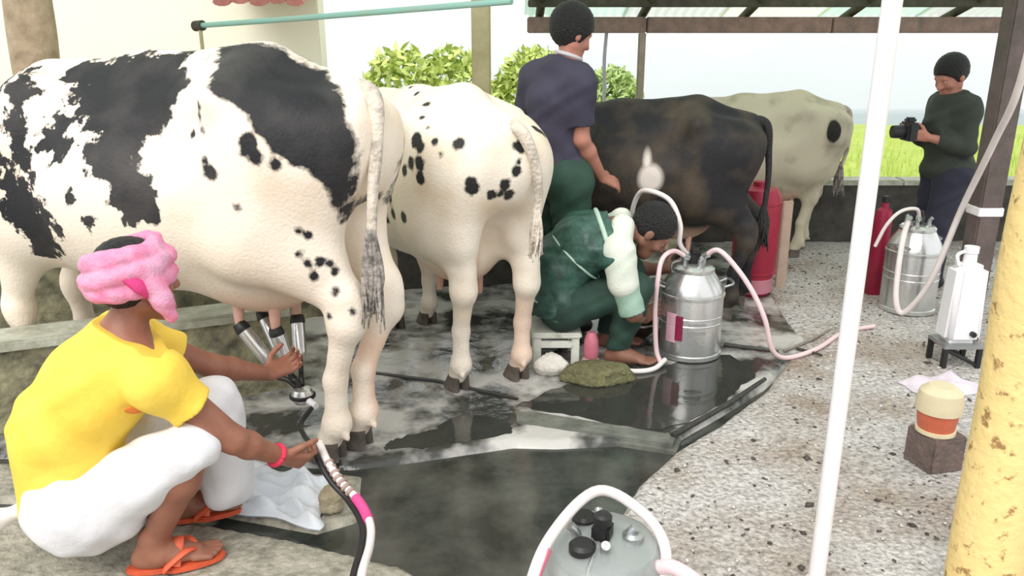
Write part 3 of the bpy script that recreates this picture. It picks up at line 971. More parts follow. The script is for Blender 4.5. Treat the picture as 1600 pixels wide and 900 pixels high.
#COW1
# coat markings in the cow's own side view (x along the body, z up) and as blobs on the hide
C1_POLYS = [
    [(-0.291, 1.386), (-0.392, 1.399), (-0.462, 1.399), (-0.537, 1.375), (-0.564, 1.357), (-0.648, 1.328), (-0.705, 1.3), (-0.753, 1.278), (-0.811, 1.216), (-0.851, 1.154), (-0.863, 1.085), (-0.85, 1.005), (-0.809, 0.903), (-0.791, 0.858), (-0.789, 0.922), (-0.782, 0.997), (-0.731, 1.044), (-0.699, 1.052), (-0.672, 1.086), (-0.633, 1.113), (-0.599, 1.148), (-0.573, 1.194), (-0.515, 1.221), (-0.488, 1.245)],
    [(0.283, 1.282), (0.284, 1.331), (0.248, 1.344), (0.172, 1.347), (0.122, 1.345), (0.089, 1.366), (-0.183, 1.373), (-0.204, 1.368), (-0.214, 1.333), (-0.283, 1.286), (-0.27, 1.258), (-0.261, 1.22), (-0.257, 1.185), (-0.222, 1.151), (-0.202, 1.111), (-0.148, 1.097), (-0.134, 1.066), (-0.165, 1.021), (-0.213, 0.949), (-0.235, 0.878), (-0.222, 0.842), (-0.144, 0.843), (-0.093, 0.872), (-0.065, 0.906), (-0.049, 0.962), (0.024, 0.999), (0.051, 1.072), (0.01, 1.087), (0.048, 1.105), (0.105, 1.142), (0.163, 1.188), (0.197, 1.226)],
    [(0.674, 1.258), (0.464, 1.313), (0.322, 1.268), (0.315, 1.207), (0.377, 1.19), (0.41, 1.227)],
    [(0.41, 1.185), (0.356, 1.17), (0.335, 1.125), (0.302, 1.054), (0.283, 0.987), (0.336, 0.996), (0.382, 1.041), (0.41, 1.102)],
    [(0.433, 1.028), (0.365, 0.995), (0.292, 0.94), (0.275, 0.854), (0.246, 0.764), (0.249, 0.686), (0.383, 0.668), (0.409, 0.735), (0.441, 0.793), (0.471, 0.839)],
    [(0.271, 1.096), (0.239, 1.147), (0.204, 1.177), (0.14, 1.131), (0.132, 1.062), (0.159, 1.007), (0.179, 0.99), (0.208, 1.038), (0.241, 1.047)],
    [(0.002, 1.087), (-0.04, 1.114), (-0.077, 1.071), (-0.053, 1.041), (-0.014, 1.059)]]
C1_SPOTS = [(-0.581, 0.315, 1.116, 0.028), (-0.598, 0.317, 1.076, 0.028), (-0.57, 0.319, 1.092, 0.019), (-0.659, 0.305, 1.052, 0.019), (-0.439, 0.321, 1.017, 0.023), (-0.412, 0.314, 1.057, 0.011), (-0.357, 0.28, 1.129, 0.013), (-0.408, 0.3, 1.145, 0.011), (-0.402, 0.297, 1.219, 0.017), (-0.399, 0.293, 1.19, 0.013), (-0.23, 0.126, 1.317, 0.011), (-0.291, 0.097, 1.349, 0.009), (-0.52, 0.321, 0.917, 0.011), (-0.504, 0.323, 0.926, 0.006), (-0.685, 0.256, 0.84, 0.015), (-0.713, 0.241, 0.826, 0.015), (-0.679, 0.253, 0.767, 0.015), (-0.702, 0.242, 0.739, 0.017), (-0.737, 0.224, 0.737, 0.019), (-0.761, 0.207, 0.73, 0.019), (-0.714, 0.23, 0.69, 0.017), (-0.772, 0.199, 0.702, 0.019), (-0.778, 0.209, 0.641, 0.019), (-0.809, 0.157, 0.903, 0.021), (-0.791, 0.163, 0.862, 0.015), (-0.83, 0.161, 0.956, 0.017), (-0.749, 0.211, 0.552, 0.015), (-0.823, 0.194, 0.576, 0.013), (0.251, 0.32, 0.846, 0.017), (0.053, 0.342, 0.842, 0.019), (0.105, 0.338, 0.933, 0.017), (0.323, 0.292, 0.779, 0.017), (0.21, 0.317, 0.793, 0.017), (0.345, 0.309, 0.915, 0.019)]
C2_SPOTS = [(-0.57, 0.298, 1.183, 0.037), (-0.608, 0.301, 1.159, 0.029), (-0.444, 0.309, 1.151, 0.023), (-0.302, 0.268, 1.091, 0.029), (-0.621, 0.312, 1.093, 0.034), (-0.548, 0.32, 1.085, 0.029), (-0.484, 0.321, 1.046, 0.026), (-0.621, 0.312, 1.029, 0.029), (-0.363, 0.317, 1.004, 0.029), (-0.334, 0.322, 0.951, 0.029), (-0.305, 0.32, 0.905, 0.031), (-0.323, 0.311, 0.822, 0.026), (-0.463, 0.326, 0.834, 0.029), (-0.225, 0.307, 0.784, 0.029), (-0.784, 0.211, 1.185, 0.029), (0.075, 0.044, 1.362, 0.014), (-0.009, 0.057, 1.365, 0.017), (-0.123, 0.079, 1.341, 0.017), (-0.463, 0.196, 1.318, 0.017), (-0.53, 0.247, 1.27, 0.014), (-0.604, 0.263, 1.234, 0.014), (-0.682, 0.269, 1.184, 0.014), (-0.731, 0.268, 1.139, 0.011), (-0.847, -0.057, 1.205, 0.026), (-0.861, -0.03, 1.166, 0.029), (-0.852, -0.072, 1.192, 0.023), (-0.874, -0.017, 1.108, 0.014), (-0.879, -0.004, 1.07, 0.026), (-0.839, 0.183, 1.005, 0.031), (-0.841, 0.195, 1.036, 0.023), (-0.847, 0.1, 0.974, 0.023), (-0.87, 0.049, 1.015, 0.026), (-0.856, 0.019, 0.968, 0.026), (-0.855, 0.06, 0.976, 0.017), (-0.783, -0.167, 1.219, 0.026), (-0.776, -0.204, 1.199, 0.023)]
#ENDCOW
def patch1(V):
    return np.maximum(polys(V, C1_POLYS), spots(V, C1_SPOTS))
def rag1(V):
    """the front half has the ragged, streaky edges, the rump patch a cleaner one"""
    return np.interp(V[:, 0], [-0.45, -0.25, 0.0], [0.05, 0.12, 0.22])
cow('big black and white cow standing at the left, with a broad black rump patch', (-1.38, 3.23, 0), 162.0, 1.115, COAT1, M_PHOOF,
    [(-0.70, 0.15), (-0.745, 0.035), (0.64, 0.15), (0.68, -0.16)], patch1,
    [(-0.76, 0.0, 1.26), (-0.85, 0.03, 1.235), (-0.88, 0.08, 1.10), (-0.885, 0.13, 0.95), (-0.88, 0.15, 0.78)], M_TAILW, M_TAILG, h=0.012, low=0.1, ragged=rag1, tuft=0.25,
    tan_tone=lambda V: np.where(V[:, 0] < -0.5, np.clip((0.075 - V[:, 1]) * 30, 0, 1) * np.clip((0.47 - V[:, 2]) * 9, 0, 0.65), 0))  # far hind leg turns tan towards the hoof

def patch2(V): return spots(V, C2_SPOTS)
cow('cream white cow with few black spots seen from behind in the middle', (-0.445, 4.02, 0), 122.0, 0.99, COAT2, M_PHOOF,
    [(-0.58, 0.12), (-0.62, -0.19), (0.36, 0.02), (0.33, -0.17)], patch2,
    [(-0.76, 0.0, 1.25), (-0.86, -0.04, 1.22), (-0.885, -0.09, 1.09), (-0.885, -0.11, 0.97), (-0.875, -0.11, 0.85)], M_TAILW, M_TAILW, h=0.013, low=0.25,
    ragged=lambda V: np.full(len(V), 0.045), tuft=0.16,
    tan_tone=lambda V: np.where(V[:, 0] < -0.4, np.clip((0.02 - V[:, 1]) * 30, 0, 1) * np.clip((0.50 - V[:, 2]) * 6, 0, 0.55) + 0.6 * np.clip((0.10 - V[:, 1]) * 40, 0, 1) * np.clip((V[:, 1] - 0.0) * 40, 0, 1) * np.clip((0.85 - V[:, 2]) * 8, 0, 1), 0))  # right hind leg tan towards the hoof, inner left hind leg tan

def patch3(V):
    return -spots(V, [(-0.18, 0.33, 0.92, 0.085, 0.85, 2.0, 0.95), (-0.155, 0.30, 1.02, 0.035, 0.6, 2.0, 1.9)])
cow('dark brown and black cow with a white flank patch behind the crouching milker', (0.665, 4.78, 0), 169.0, 0.905, COAT3, M_HOOF,
    [(-0.72, 0.16), (-0.82, -0.12), (0.56, 0.16), (0.60, -0.16)], patch3,
    [(-0.76, 0.0, 1.25), (-0.87, 0.0, 1.225), (-0.90, 0.0, 1.05), (-0.91, 0.02, 0.88), (-0.90, 0.03, 0.66)], M_TAILB, M_TAILB, low=0.1,
    ragged=lambda V: np.full(len(V), 0.02))

def patch4(V):
    return spots(V, [(-0.645, 0.30, 1.09, 0.065, 1, 2, 1.4)])
cow('distant grey cream cow standing in front of the low dark wall', (1.70, 6.0, 0), 181.0, 0.87, COAT4, M_PHOOF,
    [(-0.50, 0.14), (-0.64, -0.13), (0.58, 0.15), (0.62, -0.14)], patch4,
    [(-0.76, 0.0, 1.25), (-0.87, 0.0, 1.22), (-0.90, 0.0, 1.05), (-0.90, 0.0, 0.90), (-0.86, 0.0, 0.74)], M_TAILW, M_TAILG, low=0.1,
    ragged=lambda V: np.full(len(V), 0.02))

# ------------------------------------------------------------------ people
M_SKIN = mat('brown_skin', (0.34, 0.145, 0.09), 0.45, scale=9.0, col2=(0.24, 0.095, 0.06), bump=0.08, bscale=90.0, subs=0.05)
M_SKIN2 = mat('reddish_brown_skin', (0.50, 0.22, 0.16), 0.5, scale=9.0, col2=(0.40, 0.17, 0.12), bump=0.08, bscale=90.0, subs=0.05)
M_SKIN3 = mat('dark_brown_skin', (0.27, 0.13, 0.085), 0.5, scale=9.0, col2=(0.19, 0.09, 0.06), bump=0.08, bscale=90.0, subs=0.05)
M_HAIR = mat('black_hair', (0.012, 0.011, 0.012), 0.45, var=0.3, scale=40.0, bump=0.8, bscale=120.0)
M_EYEW = mat('eye_white', (0.75, 0.72, 0.68), 0.25, var=0.05)


def head(F, c, f, u, S=1.0):
    """c: centre of the skull; f: where the face looks; u: up"""
    f = unit(f); u = unit(np.asarray(u) - f * np.dot(u, f)); r = np.cross(f, u)
    A = (r, f, u)
    at = lambda x, y, z: np.asarray(c) + S * (r * x + f * y + u * z)
    F.ell(at(0, -0.012, 0.028), np.array((0.076, 0.095, 0.092)) * S, k=0.02, axes=A)
    F.cap(at(0, 0.030, -0.02), at(0, 0.052, -0.095), 0.062 * S, 0.032 * S, k=0.03, n=r, s=1.0)
    F.cap(at(-0.045, 0.0, -0.06), at(0.0, 0.055, -0.098), 0.026 * S, 0.024 * S, k=0.03)
    F.cap(at(0.045, 0.0, -0.06), at(0.0, 0.055, -0.098), 0.026 * S, 0.024 * S, k=0.03)
    F.cap(at(-0.035, 0.078, 0.018), at(0.035, 0.078, 0.018), 0.014 * S, k=0.02)          # brow
    for s in (-1, 1):
        F.ell(at(0.033 * s, 0.096, -0.004), np.array((0.017, 0.014, 0.012)) * S, k=0.012, axes=A, op='s')
        F.ell(at(0.045 * s, 0.068, -0.035), np.array((0.02, 0.016, 0.018)) * S, k=0.03, axes=A)   # cheek
        F.ell(at(0.080 * s, -0.008, -0.012), np.array((0.011, 0.020, 0.032)) * S, k=0.008, axes=A)  # ear
    F.cap(at(0, 0.086, 0.008), at(0, 0.108, -0.036), 0.009 * S, 0.014 * S, k=0.012)       # nose
    F.ell(at(-0.012, 0.096, -0.040), np.array((0.010, 0.012, 0.009)) * S, k=0.008, axes=A)
    F.ell(at(0.012, 0.096, -0.040), np.array((0.010, 0.012, 0.009)) * S, k=0.008, axes=A)
    F.cap(at(-0.018, 0.083, -0.064), at(0.018, 0.083, -0.064), 0.008 * S, k=0.008)        # lips
    F.cap(at(-0.016, 0.081, -0.075), at(0.016, 0.081, -0.075), 0.009 * S, k=0.006)
    return at, A


def eyes(parent, at, org):
    for s in (-1, 1):
        b = bmesh.new(); bmesh.ops.create_uvsphere(b, u_segments=12, v_segments=8, radius=0.0125)
        e = obj('eye', bm_mesh('eye', b, True), M_EYEW, parent, Vector(at(0.033 * s, 0.0735, -0.003) - org))
        b = bmesh.new(); bmesh.ops.create_uvsphere(b, u_segments=10, v_segments=6, radius=0.0062)
        i = obj('iris', bm_mesh('iris', b, True), M_EYE, e, Vector(at(0.033 * s, 0.081, -0.003) - at(0.033 * s, 0.0735, -0.003)))


def hand(F, w, d, n, t, curl=0.5, S=1.0, k=0.004):
    """w wrist, d finger direction, n palm normal, t towards the thumb side"""
    w = np.asarray(w, float); d = unit(d); n = unit(n - d * np.dot(n, d)); t = unit(np.asarray(t) - d * np.dot(t, d) - n * np.dot(t, n))
    for off, L, fan in ((0.030, 0.070, 0.06), (0.010, 0.078, 0.01), (-0.010, 0.072, -0.03), (-0.028, 0.056, -0.08)):
        kn = w + S * (d * 0.090 + t * off)
        F.cap(w + S * (t * off * 0.65 + d * 0.012), kn, 0.0145 * S, 0.0115 * S, k=0.014)
        ang = 0.0; p = kn; r0 = 0.0092 * S
        for fr, da in ((0.46, 0.65), (0.30, 1.0), (0.24, 0.8)):
            ang += curl * da
            dd = unit(d * math.cos(ang) + n * math.sin(ang) + t * fan)
            q = p + dd * L * fr * S
            F.cap(p, q, r0, r0 * 0.92, k=k)
            p = q; r0 *= 0.92
    p = w + S * (d * 0.022 + t * 0.026)
    for dd, L, r0, r1 in ((d * 0.65 + t * 0.75 + n * 0.25, 0.042, 0.0135, 0.0115), (d * 0.9 + t * 0.35 + n * 0.45, 0.032, 0.0108, 0.0100), (d * 0.95 + t * 0.05 + n * 0.6, 0.025, 0.0098, 0.0085)):
        q = p + unit(dd) * L * S
        F.cap(p, q, r0 * S, r1 * S, k=0.006); p = q


def foot(F, ankle, d, S=1.0, up=(0, 0, 1)):
    a = np.asarray(ankle, float); d = unit(d); up = unit(up); r = np.cross(d, up)
    sole = a - up * (0.062 * S)
    F.cap(a + up * 0.03 * S, a - up * 0.03 * S, 0.036 * S, 0.036 * S, k=0.03)
    F.cap(a - d * 0.035 * S - up * 0.035 * S, a + d * 0.06 * S - up * 0.032 * S, 0.030 * S, 0.030 * S, k=0.03)
    F.cap(a + d * 0.03 * S - up * 0.02 * S, a + d * 0.125 * S - up * 0.042 * S, 0.034 * S, 0.024 * S, k=0.03, n=r, s=1.45)
    for i, o in enumerate((-0.034, -0.017, 0.0, 0.016, 0.031)):
        L = (0.185, 0.195, 0.188, 0.178, 0.165)[i]
        F.cap(a + d * 0.12 * S + r * o * S - up * 0.045 * S, a + d * (L * S) + r * o * 1.05 * S - up * 0.05 * S, 0.0115 * S, (0.0125 if i in (0,) else 0.0095) * S, k=0.008)


def limb(F, a, b, r1, r2, k=0.03, mid=None):
    if mid is None:
        F.cap(a, b, r1, r2, k=k)
    else:
        c = np.asarray(a) * (1 - mid[0]) + np.asarray(b) * mid[0]
        F.cap(a, c, r1, mid[1], k=k); F.cap(c, b, mid[1], r2, k=k)


def torso(F, J, inf=0.0, k=0.06):
    lat = unit(J['shR'] - J['shL'])
    F.cap(J['hipL'], J['hipR'], 0.105 + inf, k=k)
    F.cap(J['pel'], J['waist'], 0.108 + inf, 0.104 + inf, k=k, n=lat, s=1.25)
    F.cap(J['waist'], J['chest'], 0.104 + inf, 0.118 + inf, k=k, n=lat, s=1.32)
    F.cap(J['chest'], J['neck'] * 0.75 + J['chest'] * 0.25, 0.110 + inf, 0.075 + inf, k=k, n=lat, s=1.25)
    F.cap(J['shL'], J['neck'], 0.058 + inf, 0.055 + inf, k=k); F.cap(J['shR'], J['neck'], 0.058 + inf, 0.055 + inf, k=k)


def arm(F, J, s, inf=0.0, fore=True, upto=1.0):
    a, b, c = J['sh' + s], J['el' + s], J['wr' + s]
    e = a + (b - a) * upto
    limb(F, a, e, 0.052 + inf, (0.052 + (0.039 - 0.052) * upto) + inf, k=0.03)
    if fore:
        limb(F, b, c, 0.040 + inf, 0.026 + inf, k=0.02, mid=(0.3, 0.040 + inf))


def leg(F, J, s, inf=0.0, lower=True):
    a, b, c = J['hip' + s], J['kn' + s], J['an' + s]
    limb(F, a, b, 0.088 + inf, 0.058 + inf, k=0.04)
    if lower:
        limb(F, b, c, 0.054 + inf, 0.034 + inf, k=0.03, mid=(0.33, 0.055 + inf))


def hair_cap(name, at, A, parent, org, m=M_HAIR, thick=0.014, low=-0.03):
    F = Field(0.005)
    F.ell(at(0, -0.016, 0.034), np.array((0.076 + thick, 0.096 + thick, 0.094 + thick)), axes=A, k=0.01)
    F.ell(at(0, 0.085, -0.055), np.array((0.10, 0.075, 0.095)), axes=A, k=0.02, op='s')
    F.plane(at(0, 0.0, low - 0.03), -(A[2] + A[1] * 0.25))
    ph = np.random.default_rng(3).uniform(0, 6, 3)
    F.warp(lambda X, Y, Z: 0.0022 * np.sin(X * 190 + ph[0]) * np.sin(Y * 170 + ph[1]) * np.sin(Z * 160 + ph[2]))
    return field_obj(name, F, m, parent, org)


def folds(amp, dirs, seed=0):
    """soft cloth folds added to a distance field"""
    def f(X, Y, Z):
        d = 0
        for (a, b, c, fr, ph) in dirs:
            u = X * a + Y * b + Z * c
            d = d + np.sin(u * fr + ph + 1.2 * np.sin(u * fr * 0.37 + 2 * ph) + 0.8 * np.sin((X * b - Y * a + Z) * fr * 0.23 + ph))
        return amp * d / len(dirs)
    return f


# ---- squatting man in a yellow shirt
def yellow_man():
    org = V3(-1.16, 2.2, 0.0)
    root = empty('person', org); tag(root, 'squatting person in a yellow shirt, white wrap and pink turban, facing the cow', 'person')
    J = {k: V3(*v) for k, v in dict(
        pel=(-1.335, 2.20, 0.265), waist=(-1.335, 2.20, 0.42), chest=(-1.225, 2.22, 0.60), neck=(-1.145, 2.235, 0.735),
        shR=(-1.005, 2.105, 0.655), shL=(-1.225, 2.385, 0.68), elR=(-0.825, 2.155, 0.435), wrR=(-0.735, 2.275, 0.315),
        elL=(-1.02, 2.56, 0.50), wrL=(-0.895, 2.72, 0.405),
        hipR=(-1.305, 2.115, 0.235), hipL=(-1.365, 2.285, 0.235), knR=(-0.925, 2.11, 0.445), anR=(-1.105, 2.13, 0.085),
        knL=(-0.985, 2.40, 0.45), anL=(-1.115, 2.40, 0.085)).items()}
    F = Field(0.0052)
    torso(F, J, -0.008)
    F.cap(J['neck'] - V3(0.02, 0.01, 0.04), (-1.115, 2.25, 0.83), 0.056, 0.052, k=0.03)
    hf = unit((0.72, 0.62, 0.10)); hu = unit((-0.20, -0.06, 0.97))
    at, A = head(F, V3(-1.10, 2.262, 0.892), hf, hu, 0.98)
    for s in 'RL':
        arm(F, J, s); leg(F, J, s)
    foot(F, J['anR'], (0.94, 0.30, 0)); foot(F, J['anL'], (0.94, 0.34, 0))
    hand(F, J['wrR'], (0.62, 0.50, -0.45), (-0.2, 0.65, 0.4), (0.3, 0.3, 0.8), curl=1.0)
    hand(F, J['wrL'], (0.65, 0.70, 0.10), (0.45, -0.35, 0.75), (-0.6, 0.5, 0.5), curl=0.75)
    field_obj('body', F, M_SKIN, root, org)
    eyes(root, at, org)
    hair_cap('hair', at, A, root, org, low=-0.05)
    # shirt
    F = Field(0.006)
    for s, up in (('R', 0.42), ('L', 0.5)):
        arm(F, J, s, 0.024, fore=False, upto=up)
    for s, up in (('R', 0.46), ('L', 0.54)):
        d = unit(J['el' + s] - J['sh' + s]); c = J['sh' + s] + (J['el' + s] - J['sh' + s]) * up
        F.plane(c, d, c - 0.13, c + 0.13)
    torso(F, J, 0.016)
    F.cap(J['pel'] + V3(-0.03, 0, -0.05), J['waist'] + V3(-0.03, 0, 0), 0.150, 0.135, k=0.05, n=unit(J['shR'] - J['shL']), s=1.22)
    F.cap(J['waist'] + V3(-0.02, 0, 0.05), J['chest'] + V3(-0.02, 0, 0), 0.125, 0.125, k=0.05, n=unit(J['shR'] - J['shL']), s=1.2)
    F.plane(V3(-1.335, 2.2, 0.185), (0.30, 0, -1))
    F.plane(V3(-1.165, 2.235, 0.765), unit((0.35, 0.15, 0.9)), V3(-1.30, 2.10, 0.73), V3(-1.00, 2.36, 1.0))
    F.warp(folds(0.0065, [(0.7, 0.3, 0.6, 46, 0.4), (-0.5, 0.2, 0.85, 58, 1.7), (0.9, 0.1, -0.4, 36, 2.2)]))
    sh = field_obj('shirt', F, mat('yellow_cotton', (0.88, 0.64, 0.10), 0.75, scale=5.0, col2=(0.84, 0.55, 0.06), bump=0.5, bscale=11.0), root, org)
    bm = bmesh.new()
    bmesh.ops.create_uvsphere(bm, u_segments=14, v_segments=8, radius=1.0)
    for v in bm.verts:
        v.co = Vector((v.co.x * 0.026, v.co.y * 0.006, v.co.z * 0.013))
    obj('orange_patch', bm_mesh('orange_patch', bm, True), mat('orange_print', (0.75, 0.22, 0.03), 0.7, var=0.3, scale=40.0), sh, (-1.062 - org[0], 2.062 - org[1], 0.578), (0.25, 0.2, 0.5))
    # white wrap around hips and thighs
    F = Field(0.006)
    F.cap(J['hipL'], J['hipR'], 0.140, k=0.06)
    F.cap(J['pel'] + V3(-0.02, 0, -0.03), J['pel'] + V3(-0.01, 0, 0.09), 0.145, 0.125, k=0.05, n=unit(J['shR'] - J['shL']), s=1.15)
    for s in 'RL':
        F.cap(J['hip' + s], J['kn' + s] + V3(0.0, 0, 0.0), 0.112, 0.078, k=0.06)
        F.cap(J['hip' + s] + V3(0.08, 0, -0.03), J['kn' + s] + V3(-0.07, 0, -0.06), 0.085, 0.062, k=0.05)
    # cloth hanging over the far shin
    F.cap(J['knL'] + V3(0.02, 0.0, -0.02), V3(-0.955, 2.40, 0.15), 0.075, 0.085, k=0.05, n=(0, 1, 0), s=1.3)
    F.cap(V3(-1.33, 2.16, 0.17), V3(-1.20, 2.15, 0.20), 0.10, 0.07, k=0.06)
    F.plane(V3(-1.05, 2.40, 0.085), (0, 0, -1))
    F.warp(folds(0.0075, [(0.5, 0.2, -0.8, 54, 0.1), (0.8, -0.5, 0.4, 48, 1.1), (0.2, 0.9, 0.5, 66, 2.0)]))
    field_obj('wrap', F, mat('white_cotton_wrap', (0.78, 0.77, 0.79), 0.8, scale=6.0, col2=(0.70, 0.69, 0.71), bump=0.5, bscale=10.0), root, org)
    F = Field(0.006)
    F.cap((-1.47, 2.12, 0.22), (-1.555, 2.08, 0.205), 0.022, 0.035, k=0.02); F.cap((-1.555, 2.08, 0.205), (-1.57, 2.09, 0.175), 0.034, 0.028, k=0.02)
    F.warp(folds(0.004, [(0.9, 0.2, 0.4, 110, 0.1)]))
    field_obj('wrap_knot', F, MATS['white_cotton_wrap'], root, org)
    # turban: coils of pink cloth around the head, crown left open, one end hanging
    r_, f_, u_ = A
    c0 = at(0, -0.012, 0.035)
    F = Field(0.0055)
    rng = np.random.default_rng(5)
    for (z, R, rt, ti, tj) in ((-0.022, 0.094, 0.034, 0.10, -0.18), (0.012, 0.098, 0.036, 0.22, 0.16), (0.045, 0.086, 0.034, -0.10, 0.25), (0.055, 0.082, 0.028, 0.38, -0.1)):
        n = 26; P = []
        for i in range(n + 1):
            a = 2 * math.pi * i / n
            P.append(c0 + u_ * (z + 0.055 * ti * math.sin(a) + 0.055 * tj * math.cos(a)) + r_ * (R * 0.93 * math.cos(a)) + f_ * (R * 1.10 * math.sin(a)))
        for p, q in zip(P, P[1:]):
            F.cap(p, q, rt * 0.85, k=0.006)
    side = at(0.07, 0.035, -0.02)
    F.cap(at(0.095, 0.02, 0.03), at(0.105, 0.03, -0.05), 0.032, 0.028, k=0.02)
    F.cap(at(0.105, 0.03, -0.05), at(0.095, 0.045, -0.105), 0.028, 0.02, k=0.02)
    F.warp(folds(0.0035, [(0.3, 0.2, 0.9, 150, 0.3), (0.8, 0.5, 0.3, 120, 1.4), (-0.5, 0.6, 0.6, 135, 2.6)]))
    field_obj('turban', F, mat('pink_turban_cloth', (0.80, 0.22, 0.38), 0.8, scale=14.0, col2=(0.72, 0.36, 0.50), thresh=(0.35, 0.65), bump=0.3, bscale=110.0), root, org)
    bm = bmesh.new()
    bm_tube(bm, [at(0.03, -0.075, 0.085), at(0.085, -0.05, 0.06), at(0.115, -0.02, 0.01), at(0.10, 0.0, -0.03)], [0.012, 0.028, 0.026, 0.010], 10, 5, flat=0.6)
    me = bm_mesh('turban_fold', bm, True); me.transform(Matrix.Translation(Vector(-org)))
    obj('turban_fold', me, mat('magenta_cloth', (0.75, 0.06, 0.24), 0.8, var=0.25, scale=30.0), root)
    # red thread on the near wrist
    a = J['wrR'] - unit(J['wrR'] - J['elR']) * 0.012; d = unit(J['wrR'] - J['elR']); u1 = unit(np.cross(d, (0, 0, 1))); u2 = np.cross(d, u1)
    ring = [a + 0.031 * (math.cos(t) * u1 + math.sin(t) * u2) - org for t in np.linspace(0, 2 * math.pi, 22)]
    obj('wrist_thread', tube('wrist_thread', ring, 0.009, 8, 1, raw=True), mat('red_thread', (0.72, 0.04, 0.10), 0.7, var=0.2, scale=60.0), root)
    # sandals
    M_SAN = mat('orange_sandal_rubber', (0.78, 0.13, 0.05), 0.5, scale=18.0, col2=(0.55, 0.09, 0.04), bump=0.1)
    for s, dd in (('R', (0.94, 0.30)), ('L', (0.94, 0.34))):
        d = unit((*dd, 0)); r = np.cross(d, (0, 0, 1)); a = J['an' + s] * V3(1, 1, 0)
        out = []
        for i in range(28):
            t = 2 * math.pi * i / 28
            y = math.cos(t); w = (0.052 if y > 0 else 0.042) * math.sin(t)
            p = a + d * (0.062 + 0.145 * y) + r * w - org
            out.append((p[0], p[1]))
        sd = obj('sandal', prism('sandal', out[::-1], 0.009, 0.026, 0.004), M_SAN, root)
        for o in (-1, 1):
            P = [a + d * 0.135 + V3(0, 0, 0.05), a + d * 0.10 + r * 0.035 * o + V3(0, 0, 0.072), a + d * 0.045 + r * 0.05 * o + V3(0, 0, 0.04), a + d * 0.03 + r * 0.05 * o + V3(0, 0, 0.02)]
            obj('sandal_strap', tube('sandal_strap', [p - org for p in P], [0.008, 0.013, 0.013, 0.01], 8, 5, flat=0.6), M_SAN, sd)
        P = [a + d * 0.06 + r * 0.045 + V3(0, 0, 0.03), a + d * 0.075 + V3(0, 0, 0.098), a + d * 0.06 - r * 0.045 + V3(0, 0, 0.03)]
        obj('sandal_strap', tube('sandal_strap', [p - org for p in P], 0.020, 8, 6, flat=0.4), M_SAN, sd)
    return root


yellow_man()


